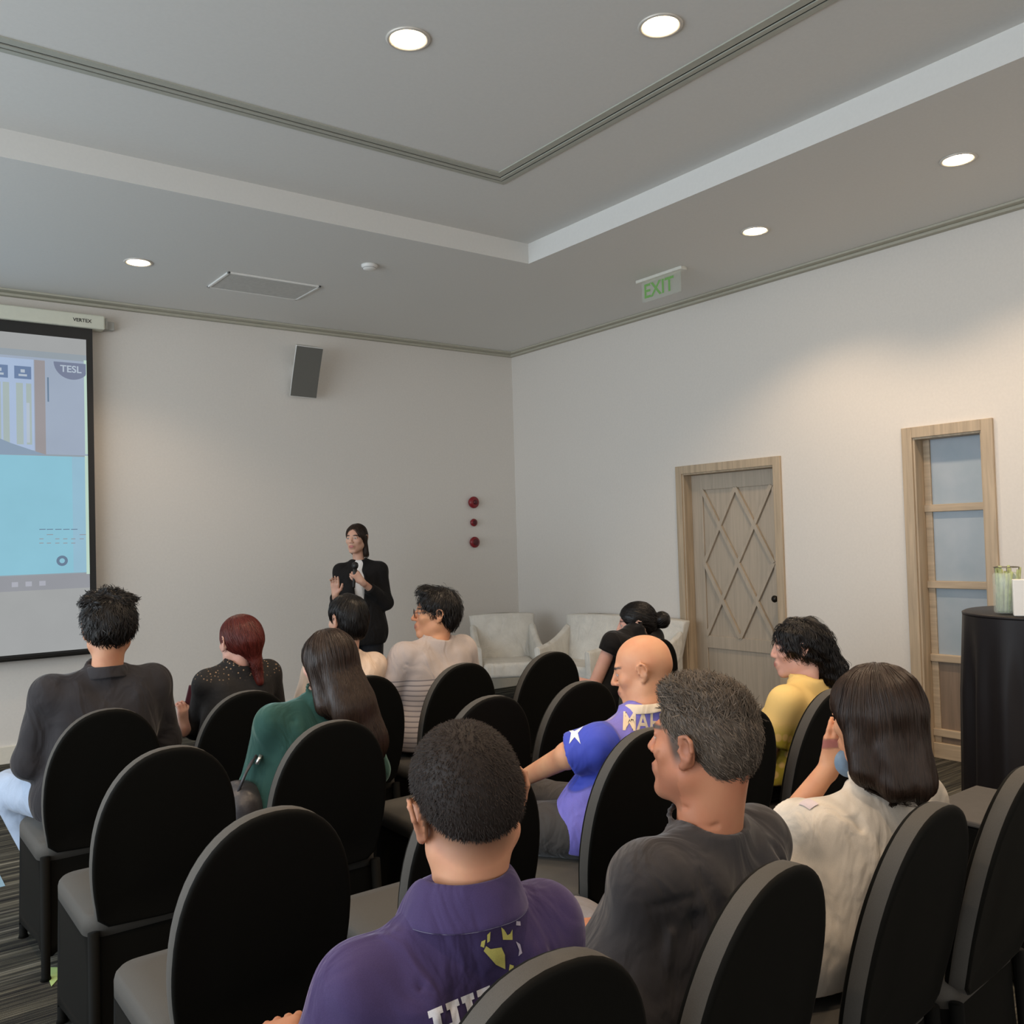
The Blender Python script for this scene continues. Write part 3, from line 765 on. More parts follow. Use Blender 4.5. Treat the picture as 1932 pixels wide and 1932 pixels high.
        for axis in range(3):
            o1, o2 = [(1, 2), (2, 0), (0, 1)][axis]
            sl0 = [slice(None)] * 3; sl1 = [slice(None)] * 3; sl0[axis] = slice(0, n[axis] - 1); sl1[axis] = slice(1, n[axis])
            A = S[tuple(sl0)]; B = S[tuple(sl1)]
            e = np.argwhere(A != B)
            e = e[(e[:, o1] > 0) & (e[:, o2] > 0) & (e[:, o1] < n[o1] - 1) & (e[:, o2] < n[o2] - 1)]
            inside = A[e[:, 0], e[:, 1], e[:, 2]]
            def cidx(da, db):
                q = e.copy(); q[:, o1] -= da; q[:, o2] -= db; return idx[q[:, 0], q[:, 1], q[:, 2]]
            Q = np.stack([cidx(1, 1), cidx(0, 1), cidx(0, 0), cidx(1, 0)], -1)
            Q[~inside] = Q[~inside][:, ::-1]
            F_.append(Q)
        Fa = np.concatenate(F_)
        Fa = Fa[(Fa >= 0).all(1)]
        # drop loose crumbs: keep only faces of the biggest connected piece(s)
        return V, Fa

def set_tone(o, V, col, alpha):
    a = o.data.color_attributes.new('tone', 'FLOAT_COLOR', 'POINT')
    arr = np.ones((len(V), 4), dtype=np.float32); arr[:, :3] = col; arr[:, 3] = alpha
    a.data.foreach_set('color', arr.ravel())
def mesh_fast(name, V, Fq, mats, parent, origin=(0, 0, 0), rnd=None, smooth=True, midx=None):
    me = bpy.data.meshes.new(name); V = V - np.asarray(origin)
    me.vertices.add(len(V)); me.vertices.foreach_set('co', V.astype(np.float32).ravel())
    me.loops.add(len(Fq) * 4); me.loops.foreach_set('vertex_index', Fq.astype(np.int32).ravel())
    me.polygons.add(len(Fq)); me.polygons.foreach_set('loop_start', (np.arange(len(Fq)) * 4).astype(np.int32))
    me.polygons.foreach_set('loop_total', np.full(len(Fq), 4, dtype=np.int32))
    if not isinstance(mats, (list, tuple)): mats = [mats]
    for m in mats: me.materials.append(m)
    if midx is not None: me.polygons.foreach_set('material_index', np.asarray(midx, dtype=np.int32))
    me.update(calc_edges=True)
    me.polygons.foreach_set('use_smooth', np.full(len(Fq), smooth, dtype=bool))
    if rnd is not None:
        a = me.attributes.new('rnd', 'FLOAT', 'POINT'); a.data.foreach_set('value', rnd.astype(np.float32))
    me.validate()
    o = bpy.data.objects.new(name, me); COL.objects.link(o); o.parent = parent
    return o

def strands(F, roots, length, step, flow, width, lift=0.0, jitter=0.15, stick=0.5, off=0.002, grav=0.0):
    """ribbons that grow from roots over the field F; flow(P, normal) gives the combing direction"""
    n = len(roots); P = roots.copy(); segs = max(2, int(length / step))
    Ls = (0.65 + 0.5 * RNG.random(n)) if True else 1
    phase = RNG.normal(size=(n, 3)) * jitter
    pts = [P.copy()]; d0, nr = F.grad(P); nrm = [nr]
    vel = None
    for i in range(segs):
        d, nr = F.grad(P)
        f = flow(P, nr) + phase
        f = f - (f * nr).sum(-1, keepdims=True) * nr * stick + nr * lift
        f /= np.linalg.norm(f, axis=-1, keepdims=True) + 1e-9
        vel = f if vel is None else vel * 0.55 + f * 0.45
        P = P + vel * (step * Ls[:, None])
        d, nr = F.grad(P)
        want = off + lift * step * (i + 1) * .6
        near = d < want
        P = P + nr * np.where(near, want - d, (want - d) * stick * .5)[:, None]
        pts.append(P.copy()); nrm.append(nr)
    pts = np.stack(pts, 1); nrm = np.stack(nrm, 1)       # n, s+1, 3
    tan = np.gradient(pts, axis=1); tan /= np.linalg.norm(tan, axis=-1, keepdims=True) + 1e-9
    side = np.cross(tan, nrm); side /= np.linalg.norm(side, axis=-1, keepdims=True) + 1e-9
    s1 = pts.shape[1]; taper = np.sin(np.linspace(0.35, 1, s1) * math.pi) ** .5 * 0.85 + .15
    w = width * (0.6 + 0.8 * RNG.random((n, 1, 1))) * taper[None, :, None]
    mid = pts + nrm * (width * .35)
    V = np.concatenate([pts - side * w / 2, mid, pts + side * w / 2], 1).reshape(-1, 3)
    base = np.arange(n)[:, None] * (3 * s1); k = np.arange(s1 - 1)[None, :]
    a = base + k; fc = [np.stack([a, a + 1, a + s1 + 1, a + s1], -1).reshape(-1, 4), np.stack([a + s1, a + s1 + 1, a + 2 * s1 + 1, a + 2 * s1], -1).reshape(-1, 4)]
    return V, np.concatenate(fc)[:, ::-1], np.repeat(RNG.random(n), 3 * s1)
def sample_surface(V, Fq, n, keep=None):
    q = V[Fq]; area = np.linalg.norm(np.cross(q[:, 2] - q[:, 0], q[:, 3] - q[:, 1]), axis=-1); c = q.mean(1)
    if keep is not None: area = area * keep(c)
    i = RNG.choice(len(Fq), n, p=area / area.sum()); u, v = RNG.random((n, 1)), RNG.random((n, 1))
    q = q[i]; return (q[:, 0] * (1 - u) + q[:, 1] * u) * (1 - v) + (q[:, 3] * (1 - u) + q[:, 2] * u) * v

# ---- body parts
class Head:
    def __init__(s, c, R, sc=1.0, fem=False): s.c = np.asarray(c, float); s.R = R; s.sc = sc; s.fem = fem
    def w(s, *p): return s.c + s.R @ (np.array(p, float) * s.sc)
    def l(s, P): return ((P - s.c) @ s.R) / s.sc
    def E(s, p, r): return Ell(s.w(*p), np.array(r) * s.sc, s.R)
    def C(s, a, b, ra, rb=None, **k): return Cone(s.w(*a), s.w(*b), ra * s.sc, (ra if rb is None else rb) * s.sc, **k)
def head_into(F, H, ears=True, bald=False):
    f = H.fem
    F.add(H.E((0, -.012, .030), (.0765, .095, .083)), .02)
    F.add(H.E((0, .028, -.030), (.058 if f else .061, .062, .080)), .03)
    for sx in (-1, 1):
        F.add(H.C((sx * .050, -.002, -.055), (sx * .014, .068, -.097), .018 if f else .022, .014 if f else .017), .03)
        F.add(H.E((sx * .041, .060, -.020), (.020, .020, .018)), .02)
    F.add(H.C((-.012, .074, -.098), (.012, .074, -.098), .014 if f else .017), .015)
    F.add(H.C((-.034, .078, .024), (.034, .078, .024), .008 if f else .011), .015)
    for sx in (-1, 1):
        F.sub(H.E((sx * .031, .096, .008), (.017, .014, .010)), .010)
        F.add(H.E((sx * .031, .0745, .006), (.0135, .0135, .0125)), .002)
        F.add(H.C((sx * .019, .086, .0125), (sx * .044, .079, .0115), .0042), .003)
    F.add(H.C((0, .090, .012), (0, .110 if not f else .106, -.024), .007, .0105 if not f else .009), .010)
    for sx in (-1, 1): F.add(H.E((sx * .012, .098, -.028), (.008, .010, .007)), .006)
    F.add(H.E((0, .087, -.062), (.026, .016, .022)), .012)
    F.add(H.C((-.015, .0985, -.0555), (.015, .0985, -.0555), .0042), .003); F.add(H.C((-.012, .0975, -.0655), (.012, .0975, -.0655), .0052), .003)
    if ears:
        for sx in (-1, 1):
            e = lambda x, y, z: (sx * x, y, z)
            R2 = H.R @ rotm(-sx * 22, 0, 0) @ rotm(0, -10, 0)
            F.add(Ell(H.w(*e(.080, -.012, -.006)), np.array((.0075, .0155, .029)) * H.sc, R2), .007)
            rim = [(.079, .006, .008), (.083, .002, .022), (.088, -.012, .028), (.092, -.025, .020), (.091, -.028, .002), (.085, -.020, -.017), (.080, -.008, -.030), (.078, .0, -.033)]
            for a, b in zip(rim, rim[1:]): F.add(H.C(e(*a), e(*b), .0042), .003)
            F.add(H.E(e(.080, -.004, -.031), (.006, .008, .009)), .005)
            F.sub(H.E(e(.089, -.008, .002), (.0065, .009, .014)), .004)
            F.add(H.E(e(.080, .005, -.004), (.005, .004, .006)), .003)
def head_tone(H, V, lip=(0.36, 0.13, 0.11), brow=(0.03, 0.02, 0.015), extra=None):
    q = H.l(V); n = len(V); col = np.zeros((n, 3)); al = np.zeros(n)
    def put(mask, c):
        m = np.clip(mask, 0, 1)[:, None]; nonlocal col, al
        col[:] = col * (1 - m) + np.array(c) * m; al[:] = np.maximum(al, m[:, 0])
    front = q[:, 1] > .05
    put(front * (1.3 - np.sqrt((q[:, 0] / .021) ** 2 + ((q[:, 2] + .0605) / .0105) ** 2)) * 3 * (q[:, 1] > .085) * .8, lip)
    for sx in (-1, 1):
        put((1.2 - np.sqrt(((q[:, 0] - sx * .033) / .021) ** 2 + ((q[:, 2] - .0285 + .1 * np.abs(np.abs(q[:, 0]) - .03)) / .0050) ** 2)) * 3 * front * .85, brow)
        r = np.sqrt((q[:, 0] - sx * .031) ** 2 + (q[:, 2] - .0055) ** 2)
        ell = np.sqrt(((q[:, 0] - sx * .031) / .0115) ** 2 + ((q[:, 2] - .0045) / .0055) ** 2)
        put((1.25 - ell) * 4 * front, (0.62, 0.58, 0.54)); put((.0062 - r) * 900 * front * (ell < 1.2), (.015, .01, .008))
    if extra: extra(q, put)
    return col, al
def arm_into(F, sh, el, wr, r=(.047, .040, .026), k=.02):
    F.add(Cone(sh, el, r[0], r[1]), k); F.add(Cone(el, wr, r[1], r[2]), k)
def hand_into(F, wr, fwd, back, side=1, curl=0.5, spread=0.15, sc=1.0, thumb=(0.6, 0.5), curls=None):
    """fwd: wrist to knuckles; back: out of the back of the hand; side=+1 when the thumb is on the cross(fwd, back) side"""
    f = unit(fwd); b = unit(np.asarray(back) - np.dot(back, f) * f); t = np.cross(f, b) * side
    W = lambda x, y, z: np.asarray(wr) + (t * x + f * y + b * z) * sc
    F.add(Cone(W(0, -.02, 0), W(0, .02, 0), .024 * sc, .026 * sc, flat=(b, .72)), .012)
    for x in (-.026, -.009, .009, .026): F.add(Cone(W(x * .62, .015, 0), W(x, .078, .002), .0135 * sc, .0118 * sc), .010)
    for i, (x, L) in enumerate(((.028, .070), (.0095, .078), (-.0095, .072), (-.027, .057))):
        cu = curls[i] if curls else curl
        a0 = spread * x * 12; p = W(x, .080, .002); ang = cu * .5
        segs = (L * .46, L * .30, L * .24); r = .0090 * sc if i < 3 else .0080 * sc
        for j, s_ in enumerate(segs):
            d = f * math.cos(ang) - b * math.sin(ang) + t * math.sin(a0) * math.cos(ang)
            q = p + unit(d) * s_ * sc; F.add(Cone(p, q, r * (1 - .08 * j), r * (1 - .08 * (j + 1))), .004); p = q; ang += cu * .95
    p = W(.022, .018, -.004); a, c = thumb
    d1 = unit(t * math.sin(a) * 1.0 + f * math.cos(a) - b * .35 * c); q = p + d1 * .040 * sc; F.add(Cone(p, q, .0135 * sc, .0112 * sc), .010)
    d2 = unit(d1 + f * .55 - b * .5 * c - t * .3 * c); q2 = q + d2 * .030 * sc; F.add(Cone(q, q2, .0108 * sc, .0098 * sc), .004)
    d3 = unit(d2 + f * .3 - b * .5 * c - t * .35 * c); F.add(Cone(q2, q2 + d3 * .024 * sc, .0098 * sc, .0082 * sc), .004)
def torso_into(F, B, infl=0.0, k=0.06, loose=0.0):
    """B: dict with pelvis, chest, neck, shoulders (L, R), w (girth factor)"""
    g = B.get('w', 1.0); fx = B.get('fx', 1.0)
    pe, ch, nb = B['pelvis'], B['chest'], B['neck']; sl, sr = B['shL'], B['shR']
    Rt = B.get('R', np.eye(3)); mid = (pe + ch) / 2
    F.add(Ell(pe, np.array((.155 * g, .115 * g, .12)) + infl + loose, Rt), .04)
    F.add(Ell(mid + V3(0, -.005, .02), np.array((.135 * g, .102 * g, .17)) + infl + loose, Rt), k)
    F.add(Ell(ch + V3(0, 0, -.035), np.array((.152 * g * fx, .108 * g, .150)) + infl + loose * .6, Rt), .05)
    up = V3(0, 0, 1)
    for s_ in (sl, sr):
        F.add(Cone(ch + (s_ - ch) * .42 - up * .01, s_ - up * .018, .078 * g + infl, .047 * g + infl), .035)
        F.add(Cone(nb - up * .012, s_ + (nb - s_) * .12 - up * .004, .038 + infl * .8, .032 + infl * .8), .035)
        F.add(Cone(ch + (s_ - ch) * .5 - up * .09 + V3(0, -.02, 0), ch + (s_ - ch) * .55 + up * .02 + V3(0, -.028, 0), .068 * g + infl, .058 * g + infl), .04)
def ring_pts(c, nrm, rx, ry, n=28, xdir=(1, 0, 0), wob=None):
    z = unit(nrm); x = unit(np.asarray(xdir, float) - np.dot(xdir, z) * z); y = np.cross(z, x)
    return [np.asarray(c) + x * rx * math.cos(2 * math.pi * i / n) + y * ry * math.sin(2 * math.pi * i / n) + (0 if wob is None else z * wob(2 * math.pi * i / n)) for i in range(n + 1)]

def lerp(a, b, t): return np.asarray(a) * (1 - t) + np.asarray(b) * t
class Person:
    """one figure: the body is one mesh, hair and clothes its children"""
    def __init__(s, label, x, y, hc, hrot=(0, 0, 0), hs=1.0, fem=False, shz=None, shw=.185, slope=0.0, girth=1.0, lean=None, turn=0.0,
                 group=None, hip_z=.57, neck_r=None, yhip=.21, neck_up=0.0):
        s.root = empty('person', (x, y, 0)); tag(s.root, label, 'person', group)
        s.o = V3(x, y, 0); s.fem = fem
        s.H = Head(hc, rotm(*hrot), hs, fem)
        hc = np.asarray(hc, float)
        s.pe = V3(x, y + yhip, hip_z)
        shz = hc[2] - .262 * hs if shz is None else shz
        cx = lerp(s.pe[:2], hc[:2], .72) if lean is None else np.asarray(lean)
        s.R = rotm(turn, 0, 0)
        s.sc_ = V3(cx[0], cx[1], shz); side = s.R @ V3(1, 0, 0)
        s.shL = s.sc_ - side * shw + V3(0, 0, -slope); s.shR = s.sc_ + side * shw + V3(0, 0, slope)
        s.chest = V3(cx[0], cx[1], shz - .13); s.neck = V3(*(lerp(cx, hc[:2], .35)), shz + .052 + neck_up) + s.R @ V3(0, -.012, 0)
        s.B = dict(pelvis=s.pe, chest=s.chest, neck=s.neck, shL=s.shL, shR=s.shR, w=girth, R=s.R, fx=shw / .185)
        s.nr = neck_r or (.049 if fem else .058)
        s.arms = {}; s.girth = girth
    def arm(s, which, el, wr, hand=None): s.arms[which] = (np.asarray(el, float), np.asarray(wr, float), hand)
    def sh(s, w): return s.shL if w == 'L' else s.shR
    def body(s, mat, res=.006, ears=True, tone=None, lip=(0.36, 0.13, 0.11), brow=(0.03, 0.02, 0.015), arm_r=(.047, .040, .027), more=None, neck_back=0.0):
        F = Field(); torso_into(F, s.B, -.022)
        arm_r = tuple(a * (.88 if s.fem else 1.0) for a in arm_r)
        for w, (el, wr, hand) in s.arms.items():
            arm_into(F, s.sh(w) - V3(0, 0, .01), el, wr, arm_r)
            if hand: hand_into(F, wr, **hand)
        H = s.H
        F.add(Cone(s.neck + V3(0, 0, -.03), H.w(0, -.022, -.045), s.nr * .98, s.nr * .98), .010)
        F.add(Cone(s.neck + V3(0, -.01, -.01), H.w(0, -.060, -.005), s.nr * .70, s.nr * .70), .014)
        head_into(F, H, ears)
        if more: more(F, H)
        V, Q = F.mesh(res); s.F = F
        o = mesh_fast('body', V, Q, mat, s.root, s.o); c, a = head_tone(H, V, lip, brow, tone); set_tone(o, V, c, a)
        return o
    def shirt(s, mat, name='shirt', sleeve=1.0, infl=.012, loose=.012, hem=.50, res=.008, sr=(.062, .052, .036), neck_gap=.010, neck_drop=0.0, folds=None, noise=(.003, 18), seed=1.0, more=None, mats=None, midx=None, crew=.0055, low_front=0.02, tonefn=None):
        F = Field(); torso_into(F, s.B, infl, loose=loose)
        for w, (el, wr, hand) in s.arms.items():
            sh = s.sh(w) + V3(0, 0, -.008)
            if sleeve <= 1.0: F.add(Cone(sh, lerp(sh, el, sleeve), sr[0], sr[1], cap=True), .03)
            else:
                F.add(Cone(sh, el, sr[0], sr[1]), .03); F.add(Cone(el, lerp(el, wr, sleeve - 1), sr[1], sr[2], cap=True), .03)
        if folds: folds(F, s)
        if noise: F.noise(noise[0], noise[1], seed)
        na = unit(s.H.w(0, -.02, -.05) - s.neck + V3(0, -.02 - low_front, 0)); c = s.neck + V3(0, .002, .014 - neck_drop); rn = s.nr + neck_gap
        F.add(Cone(s.neck - V3(0, 0, .075), c, rn + .010, rn + .003, cap=True), .030)
        if crew:
            rp = ring_pts(c, na, rn + .001, rn + .004, 24)
            for a, b in zip(rp, rp[1:]): F.add(Cone(a, b, crew), .006)
        F.sub(Cone(c + na * (rn * .88), s.H.w(0, -.02, -.05), rn - .002), .006)
        F.sub(Cone(c + na * (rn * .88) + V3(0, .02, 0), s.H.w(0, .01, -.05), rn - .002), .006)
        if more: more(F, s)
        F.cut((0, 0, -1), (0, 0, hem))
        V, Q = F.mesh(res); s.SF = F
        o = mesh_fast(name, V, Q, mats or mat, s.root, s.o, midx=None if midx is None else midx(V[Q].mean(1), s))
        if tonefn: set_tone(o, V, *tonefn(V, s))
        return o
    def legs(s, mat, knees=None, ankles=None, shoe=None, res=.011, r=(.085, .062, .050), skirt=False, name='trousers'):
        x, y = s.o[:2]
        kn = knees or (V3(x - .11, y + .62, .52), V3(x + .11, y + .62, .52)); an = ankles or (V3(kn[0][0], kn[0][1] + .06, .10), V3(kn[1][0], kn[1][1] + .06, .10))
        F = Field(); F.add(Ell(s.pe, (.165 * s.girth, .125 * s.girth, .105)), .04)
        for sx, k, a in ((-1, kn[0], an[0]), (1, kn[1], an[1])):
            F.add(Cone(s.pe + V3(sx * .09, .02, -.01), k, r[0], r[1]), .04); F.add(Cone(k, a, r[1], r[2], cap=True), .03)
        F.noise(.003, 20, 2.0)
        V, Q = F.mesh(res); mesh_fast(name, V, Q, mat, s.root, s.o)
        if shoe:
            for a, k in zip(an, kn):
                d = unit(V3(*(a[:2] - s.pe[:2]), 0)) * .0 + V3(0, 1, 0)
                F = Field(); F.add(Cone(a + V3(0, -.03, -.035), a + V3(0, -.02, -.058), .036, .036), .02); F.add(Cone(a + V3(0, -.02, -.062), a + d * .15 + V3(0, 0, -.068), .036, .030, flat=((0, 0, 1), .85)), .02); F.add(Cone(a + V3(0, 0, .0), a + V3(0, 0, -.04), .036, .036), .03)
                F.cut((0, 0, -1), (0, 0, .003)); V, Q = F.mesh(.009); mesh_fast('shoe', V, Q, shoe, s.root, s.o)
    def hair(s, build, mat, res=.006, fibres=None, name='hair'):
        """build(F, H): adds the volume; fibres: list of strand settings"""
        F = Field(); build(F, s.H); V, Q = F.mesh(res); rnd = np.full(len(V), .35)
        for fb in fibres or []:
            keep = fb.get('keep'); H = s.H
            roots = sample_surface(V[:len(V)], Q, fb['n'], (lambda c: keep(H.l(c)).astype(float)) if keep else None)
            sv, sq, sr_ = strands(F, roots, fb['len'], fb.get('step', .012), fb['flow'](H), fb.get('w', .0016), fb.get('lift', 0.0), fb.get('jit', .15), fb.get('stick', .6), fb.get('off', .001))
            fb['_'] = (sv, sq, sr_)
        Vs, Qs, Rs = [V], [Q], [rnd]; n = len(V)
        for fb in fibres or []:
            sv, sq, sr_ = fb['_']; Vs.append(sv); Qs.append(sq + n); Rs.append(sr_); n += len(sv)
        return mesh_fast(name, np.concatenate(Vs), np.concatenate(Qs), mat, s.root, s.o, rnd=np.concatenate(Rs))

def down_flow(extra=(0, 0, 0)):
    def f(H):
        part = H.R @ V3(0, 0, 1)
        return lambda P, n: np.broadcast_to(V3(0, 0, -1) + np.array(extra), P.shape) + 0.0
    return f
def crown_flow(crown=(0, -.055, .10), down=.3):
    """hair radiates from the crown whorl"""
    def f(H):
        c = H.w(*crown)
        def g(P, n):
            d = P - c; d = d / (np.linalg.norm(d, axis=-1, keepdims=True) + 1e-6); return d + V3(0, 0, -down)
        return g
    return f
def back_flow(v=(0, -1, .1)):
    def f(H):
        d = H.R @ V3(*v)
        return lambda P, n: np.broadcast_to(d, P.shape) + 0.0
    return f
def cut_face(F, H, y=.030, z=.045, slope=35, side=True, nape=-.075, k=.012):
    """opens the hair volume for the face: removes what is in front of a slanted line and below the fringe"""
    F.sub(Ell(H.w(0, y + .075, z - .105), np.array((.085, .075, .105)) * H.sc, H.R @ rotm(0, slope - 35, 0)), k)
    if nape is not None: F.cut(-(H.R @ V3(0, .25, 1)), H.w(0, -.06, nape))

# ------------------------------------------------------------------ decals that follow cloth
def decal(name, bm, F, c, right, up, into, mat, parent, origin, grid=.012, off=.0012):
    """lays a flat lettering or emblem mesh onto the cloth surface F"""
    xs = [v.co.x for v in bm.verts]; ys = [v.co.y for v in bm.verts]
    for axis, lo, hi in ((0, min(xs), max(xs)), (1, min(ys), max(ys))):
        for t in np.arange(lo + grid, hi, grid):
            co = [0, 0, 0]; no = [0, 0, 0]; co[axis] = t; no[axis] = 1
            bmesh.ops.bisect_plane(bm, geom=bm.verts[:] + bm.edges[:] + bm.faces[:], plane_co=co, plane_no=no, dist=1e-6)
    bmesh.ops.triangulate(bm, faces=bm.faces[:])
    P = np.array([v.co[:] for v in bm.verts]); W = np.asarray(c) + P[:, :1] * unit(right) + P[:, 1:2] * unit(up) - unit(into) * .10
    t = np.zeros(len(W)); d = unit(into)
    for _ in range(60): t += np.clip(F.at(W + d * t[:, None]) * .8, -.02, .03)
    W = W + d * t[:, None]; dist, n = F.grad(W); W = W + n * off - np.asarray(origin)
    for v, w in zip(bm.verts, W): v.co = w
    bad = [v for v, q, tt in zip(bm.verts, dist, t) if abs(q) > .004 or tt > .22]
    if bad: bmesh.ops.delete(bm, geom=bad, context='VERTS')
    return bm_obj(name, bm, mat, parent, smooth=False)
def decal_px(name, bm, F, px, py, ang, mat, parent, origin, straight=False, **k):
    """decal centred on the cloth point that lies at (px, py) of the photo, turned by ang about the cloth's normal"""
    d = unit(_ray(px, py)); q = V3(0, 0, CAM_H) + d * .7
    for _ in range(300): q = q + d * np.clip(F.at(q[None])[0] * .7, .0002, .03)
    _, n = F.grad(q[None], .012); n = -d if straight else n[0]; rt = unit(np.cross(V3(0, 0, 1), n)); up = np.cross(n, rt); a = math.radians(ang)
    return decal(name, bm, F, q, rt * math.cos(a) + up * math.sin(a), up * math.cos(a) - rt * math.sin(a), -n, mat, parent, origin, **k)
def poly_bm(polys):
    bm = bmesh.new()
    for p in polys: bm.faces.new([bm.verts.new((x, y, 0)) for x, y in p])
    return bm
def lap_arms(p, L=True, R=True, fem=False, zel=None, out=.07, w_in=.07, mid=0.0):
    x, y, _ = p.o; z = p.sh('L')[2]
    for w, s_ in (('L', -1), ('R', 1)):
        if (w == 'L' and not L) or (w == 'R' and not R): continue
        sh = p.sh(w); el = V3(sh[0] + s_ * out, sh[1] + .06, sh[2] - .255); wr = V3(x + s_ * w_in, y + .56, .66)
        v = wr - el; wr = el + unit(v) * .245
        p.arm(w, el, wr, dict(fwd=unit(v) + V3(-s_ * .25, 0, -.12), back=(s_ * .15, .1, 1), side=-s_, curl=.55, sc=.86 if fem else .97))

SK_tan = skin_mat('skin_tan', (0.55, 0.285, 0.17)); SK_red = skin_mat('skin_ruddy', (0.46, 0.205, 0.115)); SK_light = skin_mat('skin_light', (0.58, 0.36, 0.26)); SK_warm = skin_mat('skin_warm', (0.62, 0.32, 0.18)); SK_pink = skin_mat('skin_pink', (0.62, 0.37, 0.29))
HB = hair_mat('hair_black', (0.006, 0.0045, 0.004)); HBR = hair_mat('hair_brown', (0.026, 0.015, 0.010), .36); HAU = hair_mat('hair_auburn', (0.085, 0.014, 0.010), .38)
HG = hair_mat('hair_grey_brown', (0.085, 0.066, 0.050), .5, .8); HBZ = hair_mat('hair_cropped', (0.014, 0.0085, 0.0065), .65)
M_denim_l = fabric('light_blue_denim', (0.36, 0.43, 0.55)); M_trd = fabric('dark_trousers', (0.012, 0.012, 0.014)); M_trg = fabric('grey_trousers', (0.060, 0.055, 0.052))
M_shoe = plain('dark_shoe', (0.015, 0.014, 0.014), .4)

# ---------------------------------------------------- 1 man in charcoal shirt, left aisle
p = Person('man with short black hair in charcoal overshirt and light jeans, leftmost in front row', .80, R1, at_y(205, 1185, 3.76), (-6, -4, 0), 1.06, shw=.186, girth=1.04, slope=.0, shz=.972)
lap_arms(p, out=.055, w_in=.16)
p.body(SK_tan, .007)
def f(F, s):
    c = s.chest
    F.fold(c + V3(-.12, -.15, -.02), c + V3(.02, -.16, .0), .008, .012); F.fold(c + V3(.0, -.16, -.045), c + V3(.16, -.14, -.03), .008, .014)
    F.fold(s.shL + V3(.05, -.08, -.03), s.shL + V3(.045, -.06, -.14), .006, .010); F.fold(s.shR + V3(-.05, -.08, -.03), s.shR + V3(-.04, -.06, -.14), .007, .010)
p.shirt(fabric('charcoal_shirt', (0.030, 0.028, 0.031)), sleeve=1.85, infl=.02, loose=.022, sr=(.070, .064, .045), folds=f, noise=(.006, 15), crew=.010, neck_gap=.006, neck_drop=-.006)
man1 = p
p.legs(M_denim_l, (p.o + V3(-.205, .60, .54), p.o + V3(.17, .60, .53)), (p.o + V3(-.04, .52, .10), p.o + V3(.15, .66, .10)), M_shoe, r=(.095, .076, .058))
def b(F, H):
    F.add(H.E((0, -.018, .040), (.090, .104, .088)), .02); F.add(H.E((0, -.05, .01), (.082, .070, .078)), .03)
    for x, y, z in ((-.04, .02, .12), (.03, .03, .122), (-.065, -.03, .10), (.065, -.03, .10), (0, -.05, .128), (.04, -.07, .10), (-.035, -.08, .095)): F.add(H.E((x, y, z), (.030, .030, .018)), .02)
    F.noise(.005, 70, 1.0); cut_face(F, H, nape=-.075)
p.hair(b, HB, .007, [dict(n=2200, len=.040, flow=crown_flow(), w=.0030, lift=.10, jit=.35, stick=.7)])

# ---------------------------------------------------- 2 woman with auburn hair, lace top
p = Person('woman with auburn hair tied low in black lace top, raising her left hand', 1.32, R1, at_y(452, 1212, 3.84), (8, -2, 4), .97, True, shw=.138, girth=.80, shz=.945, lean=(1.405, 3.83), slope=.008, neck_r=.046)
lap_arms(p, L=False, fem=True)
h = at_y(351, 1322, 3.96)
p.arm('L', p.shL + V3(.0, .15, -.22), h + V3(-.02, -.03, -.11), dict(fwd=(.05, .1, 1), back=(.3, -1, .1), side=1, curl=.75, sc=.88, thumb=(.5, .8)))
p.body(SK_pink, .006)
def lace_mat():
    m, t, b_ = _mat('black_lace'); v = coords(t)
    vo = N(t, 'ShaderNodeTexVoronoi', Scale=70.0); t.links.new(v, vo.inputs['Vector'])
    sx = t.nodes.new('ShaderNodeSeparateXYZ'); t.links.new(v, sx.inputs[0])
    zr = N(t, 'ShaderNodeMapRange'); zr.inputs['From Min'].default_value = .925; zr.inputs['From Max'].default_value = .965; t.links.new(sx.outputs['Z'], zr.inputs['Value'])
    r_ = ramp(t, vo.outputs['Distance'], [(0.16, (1, 1, 1)), (0.26, (0, 0, 0))])
    mu = N(t, 'ShaderNodeMath', operation='MULTIPLY'); t.links.new(r_, mu.inputs[0]); t.links.new(zr.outputs[0], mu.inputs[1])
    mx = N(t, 'ShaderNodeMix', data_type='RGBA'); mx.inputs[6].default_value = (.006, .005, .005, 1); mx.inputs[7].default_value = (.34, .22, .13, 1)
    t.links.new(mu.outputs[0], mx.inputs[0]); t.links.new(mx.outputs[2], b_.inputs['Base Color']); b_.inputs['Roughness'].default_value = .8
    bump(t, b_, vo.outputs['Distance'], .4, .002); return m
p.shirt(lace_mat(), 'lace_top', sleeve=1.8, infl=.010, loose=.012, sr=(.047, .042, .032), neck_drop=.006)
p.legs(M_trd, shoe=M_shoe)
def b(F, H):
    F.add(H.E((0, -.014, .034), (.087, .105, .091)), .02); F.add(H.C((.01, -.075, .0), (.030, -.078, -.075), .050, .030), .04)
    F.add(H.C((.030, -.080, -.075), (.050, -.095, -.17), .027, .020), .02); F.noise(.002, 90); cut_face(F, H, nape=None)
    F.sub(H.E((0, -.02, -.10), (.064, .070, .055)), .01)
p.hair(b, HAU, .006, [dict(n=1600, len=.15, flow=lambda H: (lambda P, n: (H.w(.035, -.085, -.075) - P) * 6 + V3(0, 0, -.3)), w=.0022, jit=.12, stick=.9, keep=lambda q: q[:, 2] > -.05)])
